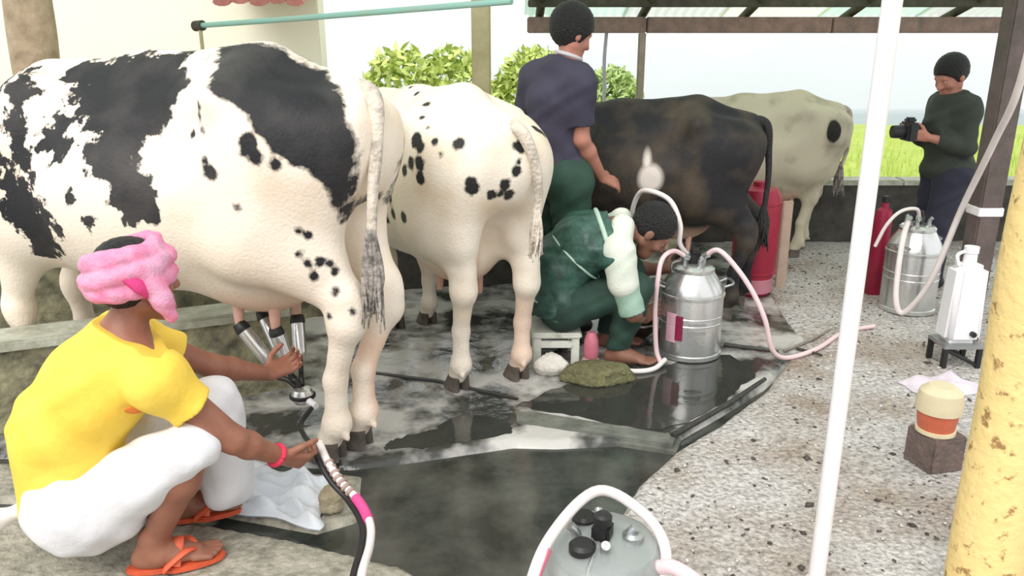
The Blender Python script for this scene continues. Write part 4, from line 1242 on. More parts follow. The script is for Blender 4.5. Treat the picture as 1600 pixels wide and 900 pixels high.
# ---- man in a navy shirt leaning towards the dark cow
def navy_man():
    org = V3(0.27, 4.23, 0.0)
    root = empty('person', org); tag(root, 'standing person in a navy polo shirt reaching down between two cows', 'person')
    J = {k: V3(*v) for k, v in dict(
        pel=(0.25, 4.10, 0.95), waist=(0.235, 4.10, 1.10), chest=(0.24, 4.085, 1.30), neck=(0.275, 4.075, 1.475),
        shR=(0.335, 3.935, 1.385), shL=(0.13, 4.215, 1.40), elR=(0.355, 3.95, 1.115), wrR=(0.475, 4.07, 0.905),
        elL=(0.055, 4.29, 1.19), wrL=(0.22, 4.42, 1.06),
        hipR=(0.30, 4.01, 0.90), hipL=(0.20, 4.19, 0.90), knR=(0.33, 4.02, 0.48), anR=(0.28, 4.07, 0.085),
        knL=(0.24, 4.22, 0.48), anL=(0.17, 4.28, 0.085)).items()}
    for k_ in J: J[k_] = J[k_] + V3(-0.005, 0.13, -0.025)
    F = Field(0.0062)
    torso(F, J, -0.008)
    F.cap(J['neck'] - V3(0.01, 0, 0.05), (0.30, 4.21, 1.54), 0.055, 0.052, k=0.03)
    at, A = head(F, V3(0.30, 4.22, 1.600), (0.80, 0.42, -0.34), (0.20, 0.1, 0.97))
    for s in 'RL':
        arm(F, J, s); leg(F, J, s)
    hand(F, J['wrR'], (0.75, 0.45, -0.35), (0.1, 0.6, -0.6), (0.3, 0.5, 0.6), curl=0.35)
    hand(F, J['wrL'], (0.8, 0.4, -0.3), (0.1, 0.3, -0.9), (0.2, -0.9, 0.1), curl=0.5)
    field_obj('body', F, M_SKIN2, root, org)
    eyes(root, at, org)
    hair_cap('hair', at, A, root, org, low=-0.055, thick=0.024)
    F = Field(0.0065)
    for s in 'RL':
        arm(F, J, s, 0.024, fore=False, upto=0.72)
    for s in 'RL':
        d = unit(J['el' + s] - J['sh' + s]); c = J['sh' + s] + (J['el' + s] - J['sh' + s]) * 0.74
        F.plane(c, d, c - 0.10, c + 0.10)
    torso(F, J, 0.020)
    F.plane(V3(0.25, 4.23, 0.86), (0, 0, -1))
    F.plane(V3(0.28, 4.21, 1.475), unit((0.3, 0.1, 0.95)), V3(0.15, 4.08, 1.445), V3(0.42, 4.33, 1.8))
    F.warp(folds(0.004, [(0.6, 0.2, 0.7, 50, 0.4), (-0.5, 0.2, 0.85, 62, 1.7)]))
    sh = field_obj('shirt', F, mat('navy_polo_cotton', (0.055, 0.05, 0.085), 0.8, scale=5.0, col2=(0.04, 0.037, 0.06), bump=0.15, bscale=160.0), root, org)
    c = V3(0.283, 4.208, 1.49); u1 = unit(np.cross((0.3, 0.1, 0.95), (0, 1, 0))); u2 = unit(np.cross((0.3, 0.1, 0.95), u1))
    ring = [c + 0.066 * math.cos(t) * u1 + 0.066 * math.sin(t) * u2 - org for t in np.linspace(0.5, 2 * math.pi - 0.2, 26)]
    obj('collar', tube('collar', ring, 0.011, 8, 1, raw=True), mat('pale_collar', (0.62, 0.60, 0.62), 0.8, var=0.15), sh)
    F = Field(0.0065)
    F.cap(J['hipL'], J['hipR'], 0.130, k=0.05); F.cap(J['pel'], J['pel'] + V3(0, 0, 0.06), 0.125, k=0.05, n=unit(J['shR'] - J['shL']), s=1.25)
    for s in 'RL':
        leg(F, J, s, 0.028)
        F.cap(J['an' + s] + V3(0, 0, 0.2), J['an' + s] + V3(0, 0, 0.0), 0.066, 0.066, k=0.03)
    F.plane(V3(0, 0, 0.07), (0, 0, -1)); F.plane(V3(0, 0, 1.0), (0, 0, 1))
    F.warp(folds(0.005, [(0.6, 0.2, 0.7, 46, 0.4), (-0.5, 0.2, 0.85, 58, 1.7)]))
    field_obj('trousers', F, mat('dark_green_trousers', (0.035, 0.085, 0.060), 0.8, scale=6.0, col2=(0.02, 0.05, 0.037), bump=0.15, bscale=140.0), root, org)
    for s in 'RL':
        a = J['an' + s] * V3(1, 1, 0); F = Field(0.007)
        F.cap(a + V3(-0.04, -0.02, 0.05), a + V3(0.14, 0.06, 0.04), 0.045, 0.037, k=0.02, n=(0.4, -0.9, 0), s=1.1); F.cap(a + V3(0, 0, 0.06), a + V3(0, 0, 0.11), 0.045, k=0.03)
        F.plane((0, 0, 0.002), (0, 0, -1))
        field_obj('boot', F, mat('black_rubber_boot', (0.02, 0.02, 0.02), 0.4, var=0.2), root, org)


navy_man()


# ---- crouching milker in green
def green_milker():
    org = V3(0.43, 3.87, 0.0)
    root = empty('person', org); tag(root, 'crouching person in a dark green top with pale mint sleeves, head bowed beside the can', 'person')
    J = {k: V3(*v) for k, v in dict(
        pel=(0.245, 4.02, 0.33), waist=(0.26, 4.02, 0.46), chest=(0.385, 4.00, 0.615), neck=(0.545, 4.00, 0.675),
        shR=(0.52, 3.815, 0.585), shL=(0.47, 4.185, 0.60), elR=(0.60, 3.785, 0.315), wrR=(0.685, 3.975, 0.225),
        elL=(0.66, 4.26, 0.40), wrL=(0.83, 4.20, 0.42),
        hipR=(0.275, 3.93, 0.30), hipL=(0.245, 4.11, 0.30), knR=(0.62, 3.845, 0.42), anR=(0.545, 3.90, 0.085),
        knL=(0.62, 4.13, 0.43), anL=(0.52, 4.12, 0.085)).items()}
    for k_ in J: J[k_] = J[k_] + V3(-0.02, -0.13, 0.0)
    F = Field(0.0062)
    torso(F, J, -0.008)
    F.cap(J['neck'] - V3(0.05, 0, 0.02), (0.62, 3.87, 0.68), 0.056, 0.052, k=0.03)
    at, A = head(F, V3(0.685, 3.865, 0.675), (0.70, -0.05, -0.70), (0.68, -0.08, 0.72), 1.03)
    for s in 'RL':
        arm(F, J, s); leg(F, J, s)
    foot(F, J['anR'], (0.95, -0.2, 0)); foot(F, J['anL'], (0.95, 0.1, 0))
    hand(F, J['wrR'], (0.55, 0.75, 0.1), (0.6, -0.4, 0.3), (0.1, -0.2, 0.9), curl=0.5)
    hand(F, J['wrL'], (0.85, 0.3, 0.2), (0.1, -0.3, 0.9), (-0.3, 0.9, 0.2), curl=0.7)
    field_obj('body', F, M_SKIN3, root, org)
    eyes(root, at, org)
    hair_cap('hair', at, A, root, org, low=-0.03, thick=0.016)
    lat = unit(J['shR'] - J['shL'])
    F = Field(0.0065)
    torso(F, J, 0.022)
    F.cap(J['pel'] + V3(-0.02, 0, 0.0), J['waist'] + V3(-0.02, 0, 0.03), 0.13, 0.135, k=0.05, n=lat, s=1.2)
    F.cap(J['waist'] + V3(0.0, 0, 0.04), J['chest'] + V3(0, 0, 0.01), 0.135, 0.13, k=0.05, n=lat, s=1.15)
    F.plane(V3(0.23, 3.87, 0.25), (-0.1, 0, -1))
    F.plane(V3(0.495, 3.87, 0.66), unit((0.9, 0, 0.25)), V3(0.40, 3.47, 0.4), V3(0.8, 4.3, 0.95))
    F.warp(folds(0.006, [(0.9, 0.1, 0.4, 46, 0.4), (-0.6, 0.2, 0.75, 62, 1.7), (0.2, 0.6, 0.8, 80, 0.3)]))
    top = field_obj('top', F, mat('dark_green_shiny_top', (0.055, 0.135, 0.105), 0.38, scale=12.0, col2=(0.022, 0.058, 0.045), thresh=(0.35, 0.62), bump=0.5, bscale=22.0), root, org)
    PIPE = mat('pale_mint_piping', (0.50, 0.66, 0.56), 0.6, var=0.2, scale=20.0)

    def loop(c, axis, ru, rv, rad, parent, t0=0.0, t1=2 * math.pi):
        axis = unit(axis); u1 = unit(lat - axis * np.dot(lat, axis)); u2 = np.cross(axis, u1)
        P = [np.asarray(c) + ru * math.cos(t) * u1 + rv * math.sin(t) * u2 - org for t in np.linspace(t0, t1, 40)]
        obj('seam_band', tube('seam_band', P, rad, 8, 1, raw=True), PIPE, parent)
    loop((0.215, 3.89, 0.335), (0.1, 0, 1), 0.172, 0.148, 0.011, top)
    loop((0.455, 3.87, 0.635), (0.92, 0, 0.3), 0.178, 0.142, 0.012, top)
    loop((0.315, 3.88, 0.545), (0.65, 0, 0.7), 0.186, 0.158, 0.006, top)
    # mint sleeves and a white cloth about the neck
    M_MINT = mat('mint_sleeve_cotton', (0.36, 0.52, 0.42), 0.7, scale=7.0, col2=(0.24, 0.38, 0.30), bump=0.2, bscale=120.0)
    for s in 'RL':
        F = Field(0.0062)
        arm(F, J, s, 0.024, fore=False, upto=1.0)
        F.plane(J['el' + s], J['el' + s] - J['sh' + s])
        F.warp(folds(0.003, [(0.2, 0.1, 0.9, 70, 0.4), (-0.6, 0.2, 0.75, 62, 1.7)]))
        field_obj('sleeve', F, M_MINT, root, org)
    F = Field(0.006)
    F.cap(J['shR'] + V3(0.0, 0.02, 0.03), J['neck'] + V3(0.01, -0.06, 0.03), 0.066, 0.055, k=0.05)
    F.cap(J['neck'] + V3(0.01, -0.06, 0.04), J['neck'] + V3(0.02, 0.07, 0.045), 0.045, 0.045, k=0.03)
    F.cap(J['neck'] + V3(0.02, 0.07, 0.045), J['shL'] + V3(0.0, 0, 0.045), 0.045, 0.05, k=0.03)
    F.cap(J['shR'] + V3(0.005, 0.0, 0.03), J['shR'] + (J['elR'] - J['shR']) * 0.45 + V3(-0.01, -0.012, 0), 0.080, 0.074, k=0.03)
    F.warp(folds(0.0022, [(0.5, 0.6, 0.5, 60, 0.4), (-0.6, 0.2, 0.75, 90, 1.7)]))
    field_obj('neck_cloth', F, mat('white_neck_cloth', (0.76, 0.78, 0.70), 0.8, scale=9.0, col2=(0.62, 0.68, 0.58), bump=0.2, bscale=120.0), root, org)
    F = Field(0.0065)
    F.cap(J['hipL'], J['hipR'], 0.122, k=0.05)
    for s in 'RL':
        leg(F, J, s, 0.022)
    F.plane(V3(0, 0, 0.10), (0, 0, -1))
    F.warp(folds(0.004, [(0.6, 0.2, 0.7, 56, 0.4), (-0.5, 0.2, 0.85, 68, 1.7)]))
    field_obj('trousers', F, mat('deep_green_trousers', (0.03, 0.075, 0.055), 0.8, scale=6.0, col2=(0.015, 0.035, 0.027), bump=0.15, bscale=140.0), root, org)


green_milker()


# ---- man in dark clothes at the back looking at a black device
def far_man():
    org = V3(2.79, 5.2, 0.0)
    root = empty('person', org); tag(root, 'standing person in a dark green shirt at the back right holding a black camera', 'person')
    J = {k: V3(*v) for k, v in dict(
        pel=(2.81, 5.2, 0.80), waist=(2.80, 5.2, 0.93), chest=(2.775, 5.2, 1.08), neck=(2.765, 5.2, 1.225),
        shR=(2.79, 5.355, 1.165), shL=(2.79, 5.035, 1.165), elR=(2.76, 5.40, 0.935), wrR=(2.56, 5.27, 1.00),
        elL=(2.80, 5.00, 0.935), wrL=(2.595, 5.085, 0.985),
        hipR=(2.81, 5.29, 0.76), hipL=(2.81, 5.11, 0.76), knR=(2.78, 5.29, 0.42), anR=(2.81, 5.30, 0.085),
        knL=(2.74, 5.09, 0.42), anL=(2.76, 5.09, 0.085)).items()}
    F = Field(0.0065)
    torso(F, J, -0.014)
    F.cap(J['neck'] - V3(0.0, 0, 0.05), (2.75, 5.2, 1.30), 0.05, 0.048, k=0.03)
    at, A = head(F, V3(2.735, 5.19, 1.352), (-0.86, -0.25, -0.42), (-0.40, -0.1, 0.9), 0.96)
    for s in 'RL':
        arm(F, J, s, -0.003); leg(F, J, s, -0.004)
    hand(F, J['wrR'], (-0.8, -0.5, 0.15), (0.0, -0.9, 0.1), (-0.2, 0.1, 0.95), curl=0.8, S=0.95)
    hand(F, J['wrL'], (-0.8, 0.4, 0.15), (0.0, 0.9, 0.1), (-0.2, 0.1, 0.95), curl=0.8, S=0.95)
    field_obj('body', F, M_SKIN2, root, org)
    eyes(root, at, org)
    hair_cap('hair', at, A, root, org, low=-0.03, thick=0.014)
    F = Field(0.0068)
    for s in 'RL':
        arm(F, J, s, 0.018, fore=True, upto=1.0)
        d = unit(J['wr' + s] - J['el' + s]); c = J['el' + s] + (J['wr' + s] - J['el' + s]) * 0.72
        F.plane(c, d, c - 0.08, c + 0.08)
    torso(F, J, 0.014)
    F.plane(V3(2.8, 5.2, 0.70), (0, 0, -1)); F.plane(V3(2.76, 5.2, 1.255), unit((-0.2, 0, 0.95)), V3(2.66, 5.1, 1.22), V3(2.9, 5.3, 1.5))
    F.warp(folds(0.004, [(0.6, 0.2, 0.7, 52, 0.4), (-0.5, 0.2, 0.85, 64, 1.7)]))
    field_obj('shirt', F, mat('charcoal_green_shirt', (0.045, 0.055, 0.042), 0.8, scale=6.0, col2=(0.03, 0.037, 0.03), bump=0.15, bscale=140.0), root, org)
    F = Field(0.0068)
    F.cap(J['hipL'], J['hipR'], 0.112, k=0.05); F.cap(J['pel'], J['pel'] + V3(0, 0, 0.04), 0.11, k=0.05, n=(0, 1, 0), s=1.25)
    for s in 'RL':
        leg(F, J, s, 0.022); F.cap(J['an' + s] + V3(0, 0, 0.2), J['an' + s], 0.06, 0.058, k=0.03)
    F.plane(V3(0, 0, 0.06), (0, 0, -1)); F.plane(V3(0, 0, 0.86), (0, 0, 1))
    F.warp(folds(0.004, [(0.6, 0.2, 0.7, 52, 0.4), (-0.5, 0.2, 0.85, 64, 1.7)]))
    field_obj('trousers', F, mat('dark_navy_trousers', (0.028, 0.028, 0.05), 0.8, var=0.3, scale=6.0, bump=0.15, bscale=140.0), root, org)
    for s in 'RL':
        a = J['an' + s] * V3(1, 1, 0); F = Field(0.007)
        F.cap(a + V3(0.04, 0, 0.045), a + V3(-0.13, 0, 0.036), 0.043, 0.035, k=0.02, n=(0, 1, 0), s=1.1); F.cap(a + V3(0, 0, 0.05), a + V3(0, 0, 0.09), 0.042, k=0.03)
        F.plane((0, 0, 0.003), (0, 0, -1))
        field_obj('shoe', F, mat('black_shoe', (0.02, 0.02, 0.022), 0.5, var=0.2), root, org)
    # the black camera held in both hands
    cam = empty('handheld_camera', (2.515, 5.175, 0.955)); tag(cam, 'black camera held in the hands of the person at the back', 'camera')
    Mb = mat('black_camera_plastic', (0.018, 0.018, 0.022), 0.4, var=0.2, scale=30.0)
    obj('housing', box_mesh('housing', (-0.035, -0.075, 0.0), (0.035, 0.075, 0.115), 0.012, True), Mb, cam)
    obj('hump', box_mesh('hump', (-0.03, -0.028, 0.11), (0.03, 0.028, 0.145), 0.01, True), Mb, cam)
    obj('lens', tube('lens', [(-0.03, 0, 0.055), (-0.10, 0, 0.055), (-0.105, 0, 0.055)], [0.042, 0.04, 0.036], 18, 3), Mb, cam)
    obj('screen', box_mesh('screen', (0.034, -0.05, 0.02), (0.038, 0.05, 0.09)), mat('dark_screen', (0.03, 0.035, 0.045), 0.1, var=0.2), cam)


far_man()

# ------------------------------------------------------------------ milking gear and things on the floor
M_STEEL = mat('brushed_steel', (0.72, 0.72, 0.71), 0.26, scale=7.0, col2=(0.60, 0.61, 0.60), metal=0.85, bump=0.05, bscale=60.0, spec=0.5)
M_STEELD = mat('dull_grey_steel', (0.46, 0.47, 0.47), 0.35, scale=9.0, col2=(0.34, 0.36, 0.35), metal=0.8, bump=0.08, bscale=60.0)
M_BLACK = mat('black_rubber', (0.018, 0.018, 0.018), 0.45, var=0.25, scale=20.0)
M_HOSEW = mat('milky_white_hose', (0.80, 0.75, 0.73), 0.35, scale=12.0, col2=(0.72, 0.64, 0.62), spec=0.5)
M_HOSEP = mat('pinkish_milk_hose', (0.80, 0.62, 0.63), 0.35, scale=12.0, col2=(0.74, 0.54, 0.56), spec=0.5)
M_CLEAR = mat('cloudy_clear_plastic', (0.80, 0.84, 0.82), 0.18, var=0.1, scale=8.0, trans=0.75, ior=1.3)
M_RED = mat('crimson_plastic', (0.42, 0.025, 0.060), 0.42, scale=7.0, col2=(0.33, 0.018, 0.045), bump=0.05)
M_WPLAST = mat('white_plastic', (0.84, 0.83, 0.85), 0.4, var=0.08, scale=6.0)


def shift(me, o):
    me.transform(Matrix.Translation(-Vector(o))); return me


def curved_patch(R, z0, z1, a0, a1, n=10):
    V = []; Q = []
    for i in range(n + 1):
        a = a0 + (a1 - a0) * i / n
        for z in (z0, z1):
            V.append((R * math.cos(a), R * math.sin(a), z))
    for i in range(n):
        Q.append((2 * i, 2 * i + 2, 2 * i + 3, 2 * i + 1))
    me = np_mesh('label_sticker', V, Q)
    return me


def milk_can(name, label, loc, R, H, rz=0.0, sticker=True, lid_clear=False, handle=True):
    t = empty(name, loc, rz); tag(t, label, 'milk can')
    sh = H * 0.24
    prof = [(0, 0.0), (R * 0.93, 0.0), (R * 0.97, 0.012), (R * 0.97, 0.03), (R, 0.036), (R, H - sh), (R * 0.985, H - sh + 0.012), (R * 0.90, H - sh * 0.62),
            (R * 0.66, H - 0.012), (R * 0.60, H), (R * 0.56, H), (R * 0.56, H - 0.01), (0, H - 0.02)]
    obj('body', lathe('body', prof, 48), M_STEEL, t)
    obj('rim_band', lathe('rim_band', [(R, H - sh - 0.022), (R + 0.006, H - sh - 0.018), (R + 0.006, H - sh - 0.006), (R, H - sh - 0.002)], 48), M_STEEL, t)
    obj('base_ring', lathe('base_ring', [(R, 0.004), (R + 0.007, 0.008), (R + 0.007, 0.028), (R, 0.034)], 48), M_STEEL, t)
    for zz in (0.42, 0.5):
        obj('rib', lathe('rib', [(R, H * zz - 0.004), (R + 0.003, H * zz), (R, H * zz + 0.004)], 48), M_STEEL, t)
    lr = R * 0.66
    lid = obj('lid', lathe('lid', [(0, H + 0.030), (lr * 0.4, H + 0.032), (lr * 0.85, H + 0.024), (lr, H + 0.010), (lr, H - 0.004), (lr * 0.93, H - 0.006), (0, H - 0.006)], 40), M_CLEAR if lid_clear else M_STEEL, t)
    for a in (0.4, 1.9, 3.5, 5.0):
        x, y = lr * 0.55 * math.cos(a), lr * 0.55 * math.sin(a)
        obj('nozzle', tube('nozzle', [(x, y, H + 0.02), (x, y, H + 0.055), (x * 1.25, y * 1.25, H + 0.075)], [0.014, 0.012, 0.011], 10, 4), M_STEELD, lid)
    pul = obj('pulsator', box_mesh('pulsator', (-0.028, -0.022, H + 0.028), (0.028, 0.022, H + 0.085), 0.008, True), M_BLACK, lid)
    obj('pulsator_cap', lathe('pulsator_cap', [(0, 0.0), (0.022, 0.0), (0.022, 0.02), (0.015, 0.026), (0, 0.026)], 16, (0, 0, H + 0.084)), M_BLACK, pul)
    obj('latch', tube('latch', [(-lr * 1.02, 0, H - 0.02), (-lr * 1.05, 0, H + 0.03), (-lr * 0.3, 0, H + 0.05)], 0.006, 8, 4), M_STEELD, lid)
    if handle:
        for s in (-1, 1):
            obj('side_handle', tube('side_handle', [(s * R * 0.95, -0.05, H - sh * 0.75), (s * (R + 0.035), -0.045, H - sh * 0.6), (s * (R + 0.035), 0.045, H - sh * 0.6), (s * R * 0.95, 0.05, H - sh * 0.75)], 0.007, 8, 5), M_STEELD, t)
    return t


can = milk_can('milk_can', 'large shiny steel milking can with a red label beside the crouching person', (0.925, 3.95, 0), 0.160, 0.455)
a_ = math.radians(-90 - 38)
obj('label_sticker', curved_patch(0.1625, 0.10, 0.255, a_ - 0.36, a_ + 0.02), mat('pink_label', (0.70, 0.42, 0.50), 0.5, var=0.15, scale=20.0), can)
obj('label_sticker', curved_patch(0.1632, 0.115, 0.245, a_ - 0.02, a_ + 0.22), mat('dark_crimson_label', (0.26, 0.015, 0.06), 0.5, var=0.3, scale=30.0), can)
for z in (0.20, 0.155):
    obj('print_line', curved_patch(0.1634, z, z + 0.010, a_ + 0.38, a_ + 0.95), mat('grey_print', (0.30, 0.30, 0.30), 0.5, var=0.2), can)

rear = milk_can('milk_can', 'dull steel milk can standing by the feet of the person at the back', (2.40, 4.66, 0), 0.155, 0.50, rz=0.6)
front = milk_can('milk_can', 'nearest milking can with a cloudy clear lid at the bottom edge', (0.215, 1.66, 0), 0.170, 0.395, rz=1.2, lid_clear=True)
# claw piece and wide clear cover on the nearest can
obj('clear_cover', lathe('clear_cover', [(0.0, 0.445), (0.06, 0.445), (0.128, 0.43), (0.148, 0.40), (0.148, 0.335), (0.143, 0.335), (0.143, 0.398), (0.124, 0.424), (0.06, 0.439), (0, 0.439)], 36), M_CLEAR, front)
obj('rubber_gasket', lathe('rubber_gasket', [(0.130, 0.325), (0.160, 0.325), (0.160, 0.34), (0.130, 0.34)], 36), M_BLACK, front)
for (x, y, r) in ((0.05, 0.06, 0.03), (-0.065, 0.03, 0.032), (0.02, -0.07, 0.026)):
    obj('valve_cap', lathe('valve_cap', [(0, 0.0), (r, 0.0), (r, 0.022), (r * 0.75, 0.03), (0, 0.03)], 18, (x, y, 0.43)), M_BLACK if y > 0 else M_STEELD, front)
hs = empty('white_hose', (0.045, 1.45, 0.0)); tag(hs, 'thick white hose arching over the nearest clear lidded can', 'hose')
o = (0.045, 1.45, 0.0)
obj('tube', shift(tube('tube', [(-0.10, 1.22, 0.015), (-0.03, 1.33, 0.16), (0.035, 1.48, 0.42), (0.10, 1.62, 0.485), (0.215, 1.755, 0.508), (0.325, 1.72, 0.462), (0.362, 1.63, 0.42), (0.33, 1.55, 0.34), (0.31, 1.52, 0.26)],
    0.0135, 12, 8), o), M_HOSEW, hs)
obj('red_sleeve', shift(tube('red_sleeve', [(0.028, 1.465, 0.405), (0.052, 1.52, 0.445), (0.075, 1.57, 0.468)], 0.0155, 12, 5), o), mat('rose_rubber', (0.72, 0.16, 0.24), 0.5, var=0.2), hs)
pk = empty('pink_tube', (0.46, 1.44, 0.0)); tag(pk, 'short pale pink tube beside the nearest can at the bottom edge', 'hose')
o = (0.46, 1.44, 0.0)
obj('tube', shift(tube('tube', [(0.335, 1.60, 0.40), (0.375, 1.56, 0.425), (0.43, 1.50, 0.40), (0.47, 1.42, 0.28), (0.50, 1.30, 0.06), (0.52, 1.1, 0.018)], 0.017, 12, 7), o), M_HOSEP, pk)

# milking cluster at the udder of the big cow
cl = empty('milking_cluster', (-0.845, 2.98, 0.20)); tag(cl, 'milking cluster of steel teat cups hanging under the udder of the big cow', 'milking cluster')
o = (-0.845, 2.98, 0.20)
teats = []
for sx in (-0.44, -0.29):
    for sy in (0.065, -0.065):
        x, y = sx * 1.115, sy * 1.08 * 1.115
        ca, sa = math.cos(math.radians(162)), math.sin(math.radians(162))
        teats.append(V3(-1.38 + ca * x - sa * y, 3.23 + sa * x + ca * y, 0.475))
for tp in teats:
    e = V3(*o) + V3((tp[0] - o[0]) * 0.45, (tp[1] - o[1]) * 0.45, 0.10)
    d = e - tp
    cup = obj('teat_cup', shift(tube('teat_cup', [tp + d * 0.06, tp + d * 0.12, tp + d * 0.16, tp + d * 0.75, tp + d * 0.82], [0.016, 0.026, 0.029, 0.027, 0.016], 16, 4), o), M_STEEL, cl)
    obj('rubber_liner', shift(tube('rubber_liner', [tp + d * -0.03, tp + d * 0.08, tp + d * 0.15], [0.026, 0.031, 0.030], 14, 3), o), M_BLACK, cup)
    c = V3(*o)
    obj('short_tube', shift(tube('short_tube', [tp + d * 0.8, e + V3(0, 0, -0.03), c + (e - c) * 0.55 + V3(0, 0, 0.005), c + (e - c) * 0.25 + V3(0, 0, 0.01)], 0.011, 8, 5), o), M_BLACK, cup)
obj('claw', lathe('claw', [(0, -0.035), (0.03, -0.033), (0.045, -0.015), (0.046, 0.008), (0.035, 0.028), (0.015, 0.034), (0, 0.036)], 24), M_STEEL, cl)
obj('claw_band', lathe('claw_band', [(0.046, -0.010), (0.052, -0.006), (0.052, 0.004), (0.046, 0.008)], 24), M_BLACK, cl)
obj('outlet', tube('outlet', [(0.03, -0.03, -0.01), (0.07, -0.07, -0.015)], [0.015, 0.013], 10, 3), M_WPLAST, cl)

# twin milk hose running from the claw through the near hand towards the camera
path = [(-0.78, 2.91, 0.185), (-0.79, 2.78, 0.18), (-0.735, 2.62, 0.215), (-0.665, 2.46, 0.262), (-0.615, 2.345, 0.262), (-0.565, 2.285, 0.225), (-0.505, 2.235, 0.19), (-0.445, 2.13, 0.175),
        (-0.425, 2.02, 0.17), (-0.42, 1.85, 0.175), (-0.40, 1.62, 0.10), (-0.30, 1.42, 0.02), (-0.13, 1.25, 0.018)]
hp = empty('milk_hose', (-0.42, 1.9, 0.0)); tag(hp, 'pair of hoses, white and black, held by the person in yellow', 'hose')
o = (-0.42, 1.9, 0.0)
obj('white_tube', shift(tube('white_tube', [np.array(p) + V3(0.012, 0, 0) for p in path[3:]], 0.0125, 12, 8), o), M_HOSEW, hp)
obj('black_tube', shift(tube('black_tube', [np.array(p) + V3(-0.014, 0, -0.008) for p in path], 0.0095, 10, 8), o), M_BLACK, hp)
obj('pink_sleeve', shift(tube('pink_sleeve', [np.array(p) + V3(0.012, 0, 0) for p in ((-0.505, 2.235, 0.19), (-0.475, 2.19, 0.182), (-0.448, 2.135, 0.175))], 0.0165, 12, 5), o), mat('magenta_rubber', (0.72, 0.08, 0.28), 0.5, var=0.2), hp)
C = catmull([np.array(p) + V3(0.012, 0, 0) for p in path[4:7]], 12)
for i in range(2, len(C) - 2, 3):
    d = unit(C[i + 1] - C[i - 1])
    obj('coil_ring', shift(tube('coil_ring', [C[i] - d * 0.005, C[i] + d * 0.005], 0.0165, 12, 2), o), mat('brown_coil', (0.40, 0.28, 0.24), 0.6, var=0.2), hp)

# crumpled white sack beside the squatting man
bmx = 46; bmy = 34
P4 = [(-1.10, 2.49), (-0.645, 2.345), (-0.66, 2.62), (-1.02, 2.79)]
V = []; rng = np.random.default_rng(11); ph = rng.uniform(0, 6, 8)
for i in range(bmx):
    for j in range(bmy):
        u = i / (bmx - 1); v = j / (bmy - 1)
        x = (1 - u) * (1 - v) * P4[0][0] + u * (1 - v) * P4[1][0] + u * v * P4[2][0] + (1 - u) * v * P4[3][0]
        y = (1 - u) * (1 - v) * P4[0][1] + u * (1 - v) * P4[1][1] + u * v * P4[2][1] + (1 - u) * v * P4[3][1]
        e = min(u, 1 - u, v, 1 - v)
        z = 0.004 + 0.075 * min(1, e * 5) ** 0.6 * (0.62 + 0.38 * math.sin(5 * u + 3.1 * v + ph[0])) + 0.018 * math.sin(17 * u + 9 * v + ph[1] + 2 * math.sin(6 * v)) * min(1, e * 8) + 0.010 * math.sin(31 * v - 13 * u + ph[2]) * min(1, e * 8)
        x += 0.012 * math.sin(14 * v + ph[3]); y += 0.012 * math.sin(11 * u + ph[4])
        V.append((x, y, max(z, 0.002)))
top = len(V)
V += [(x, y, 0.0) for (x, y, z) in V]
Q = []
for i in range(bmx - 1):
    for j in range(bmy - 1):
        a, b, c, d = i * bmy + j, (i + 1) * bmy + j, (i + 1) * bmy + j + 1, i * bmy + j + 1
        Q.append((a, b, c, d)); Q.append((top + a, top + d, top + c, top + b))
me = np_mesh('plastic_sack', V, Q); org_s = V3(-0.86, 2.56, 0.0); me.transform(Matrix.Translation(Vector(-org_s)))
tag(obj('plastic_sack', me, mat('white_woven_plastic', (0.70, 0.73, 0.76), 0.35, scale=7.0, col2=(0.58, 0.62, 0.66), bump=0.3, bscale=30.0), None, org_s),
    'crumpled white plastic sack lying flat beside the person in yellow', 'sack')


def rock(name, label, loc, r, m, seed, cat='stone', flat=0.8):
    rng = np.random.default_rng(seed)
    bm = bmesh.new(); bmesh.ops.create_icosphere(bm, subdivisions=4, radius=1.0)
    ph = rng.uniform(0, 6, 9)
    for v in bm.verts:
        d = v.co.copy()
        k = 1 + 0.13 * math.sin(d.x * 3 + ph[0]) * math.sin(d.y * 2.7 + ph[1]) + 0.08 * math.sin(d.z * 5 + ph[2]) + 0.045 * math.sin(d.x * 11 + ph[3]) * math.sin(d.y * 12 + ph[4]) + 0.03 * math.sin(d.z * 21 + d.x * 17)
        v.co = Vector((d.x * r[0] * k, d.y * r[1] * k, max(d.z * r[2] * k + r[2] * flat, 0)))
    return tag(obj(name, bm_mesh(name, bm, True), m, None, loc), label, cat)


rock('stone', 'small tan stone lying at the corner of the white sack', (-0.632, 2.47, 0.0), (0.045, 0.05, 0.05), mat('tan_stone', (0.50, 0.44, 0.30), 0.8, scale=14.0, col2=(0.28, 0.23, 0.15), bump=0.5), 3)
rock('fodder_mound', 'low olive mound of wet fodder on the dark floor in front of the milker', (0.41, 3.60, 0.0), (0.165, 0.10, 0.055), mat('olive_fodder', (0.22, 0.21, 0.10), 0.9, scale=30.0, col2=(0.10, 0.10, 0.05), bump=1.0, bscale=60.0), 9, 'fodder', 0.5)
rock('cloth_bundle', 'crumpled white cloth bundle near the rear hoof of the cream cow', (0.19, 3.66, 0.0), (0.075, 0.055, 0.065), mat('white_rag', (0.78, 0.76, 0.70), 0.8, scale=12.0, col2=(0.60, 0.56, 0.50), bump=0.8, bscale=25.0), 12, 'cloth', 0.7)

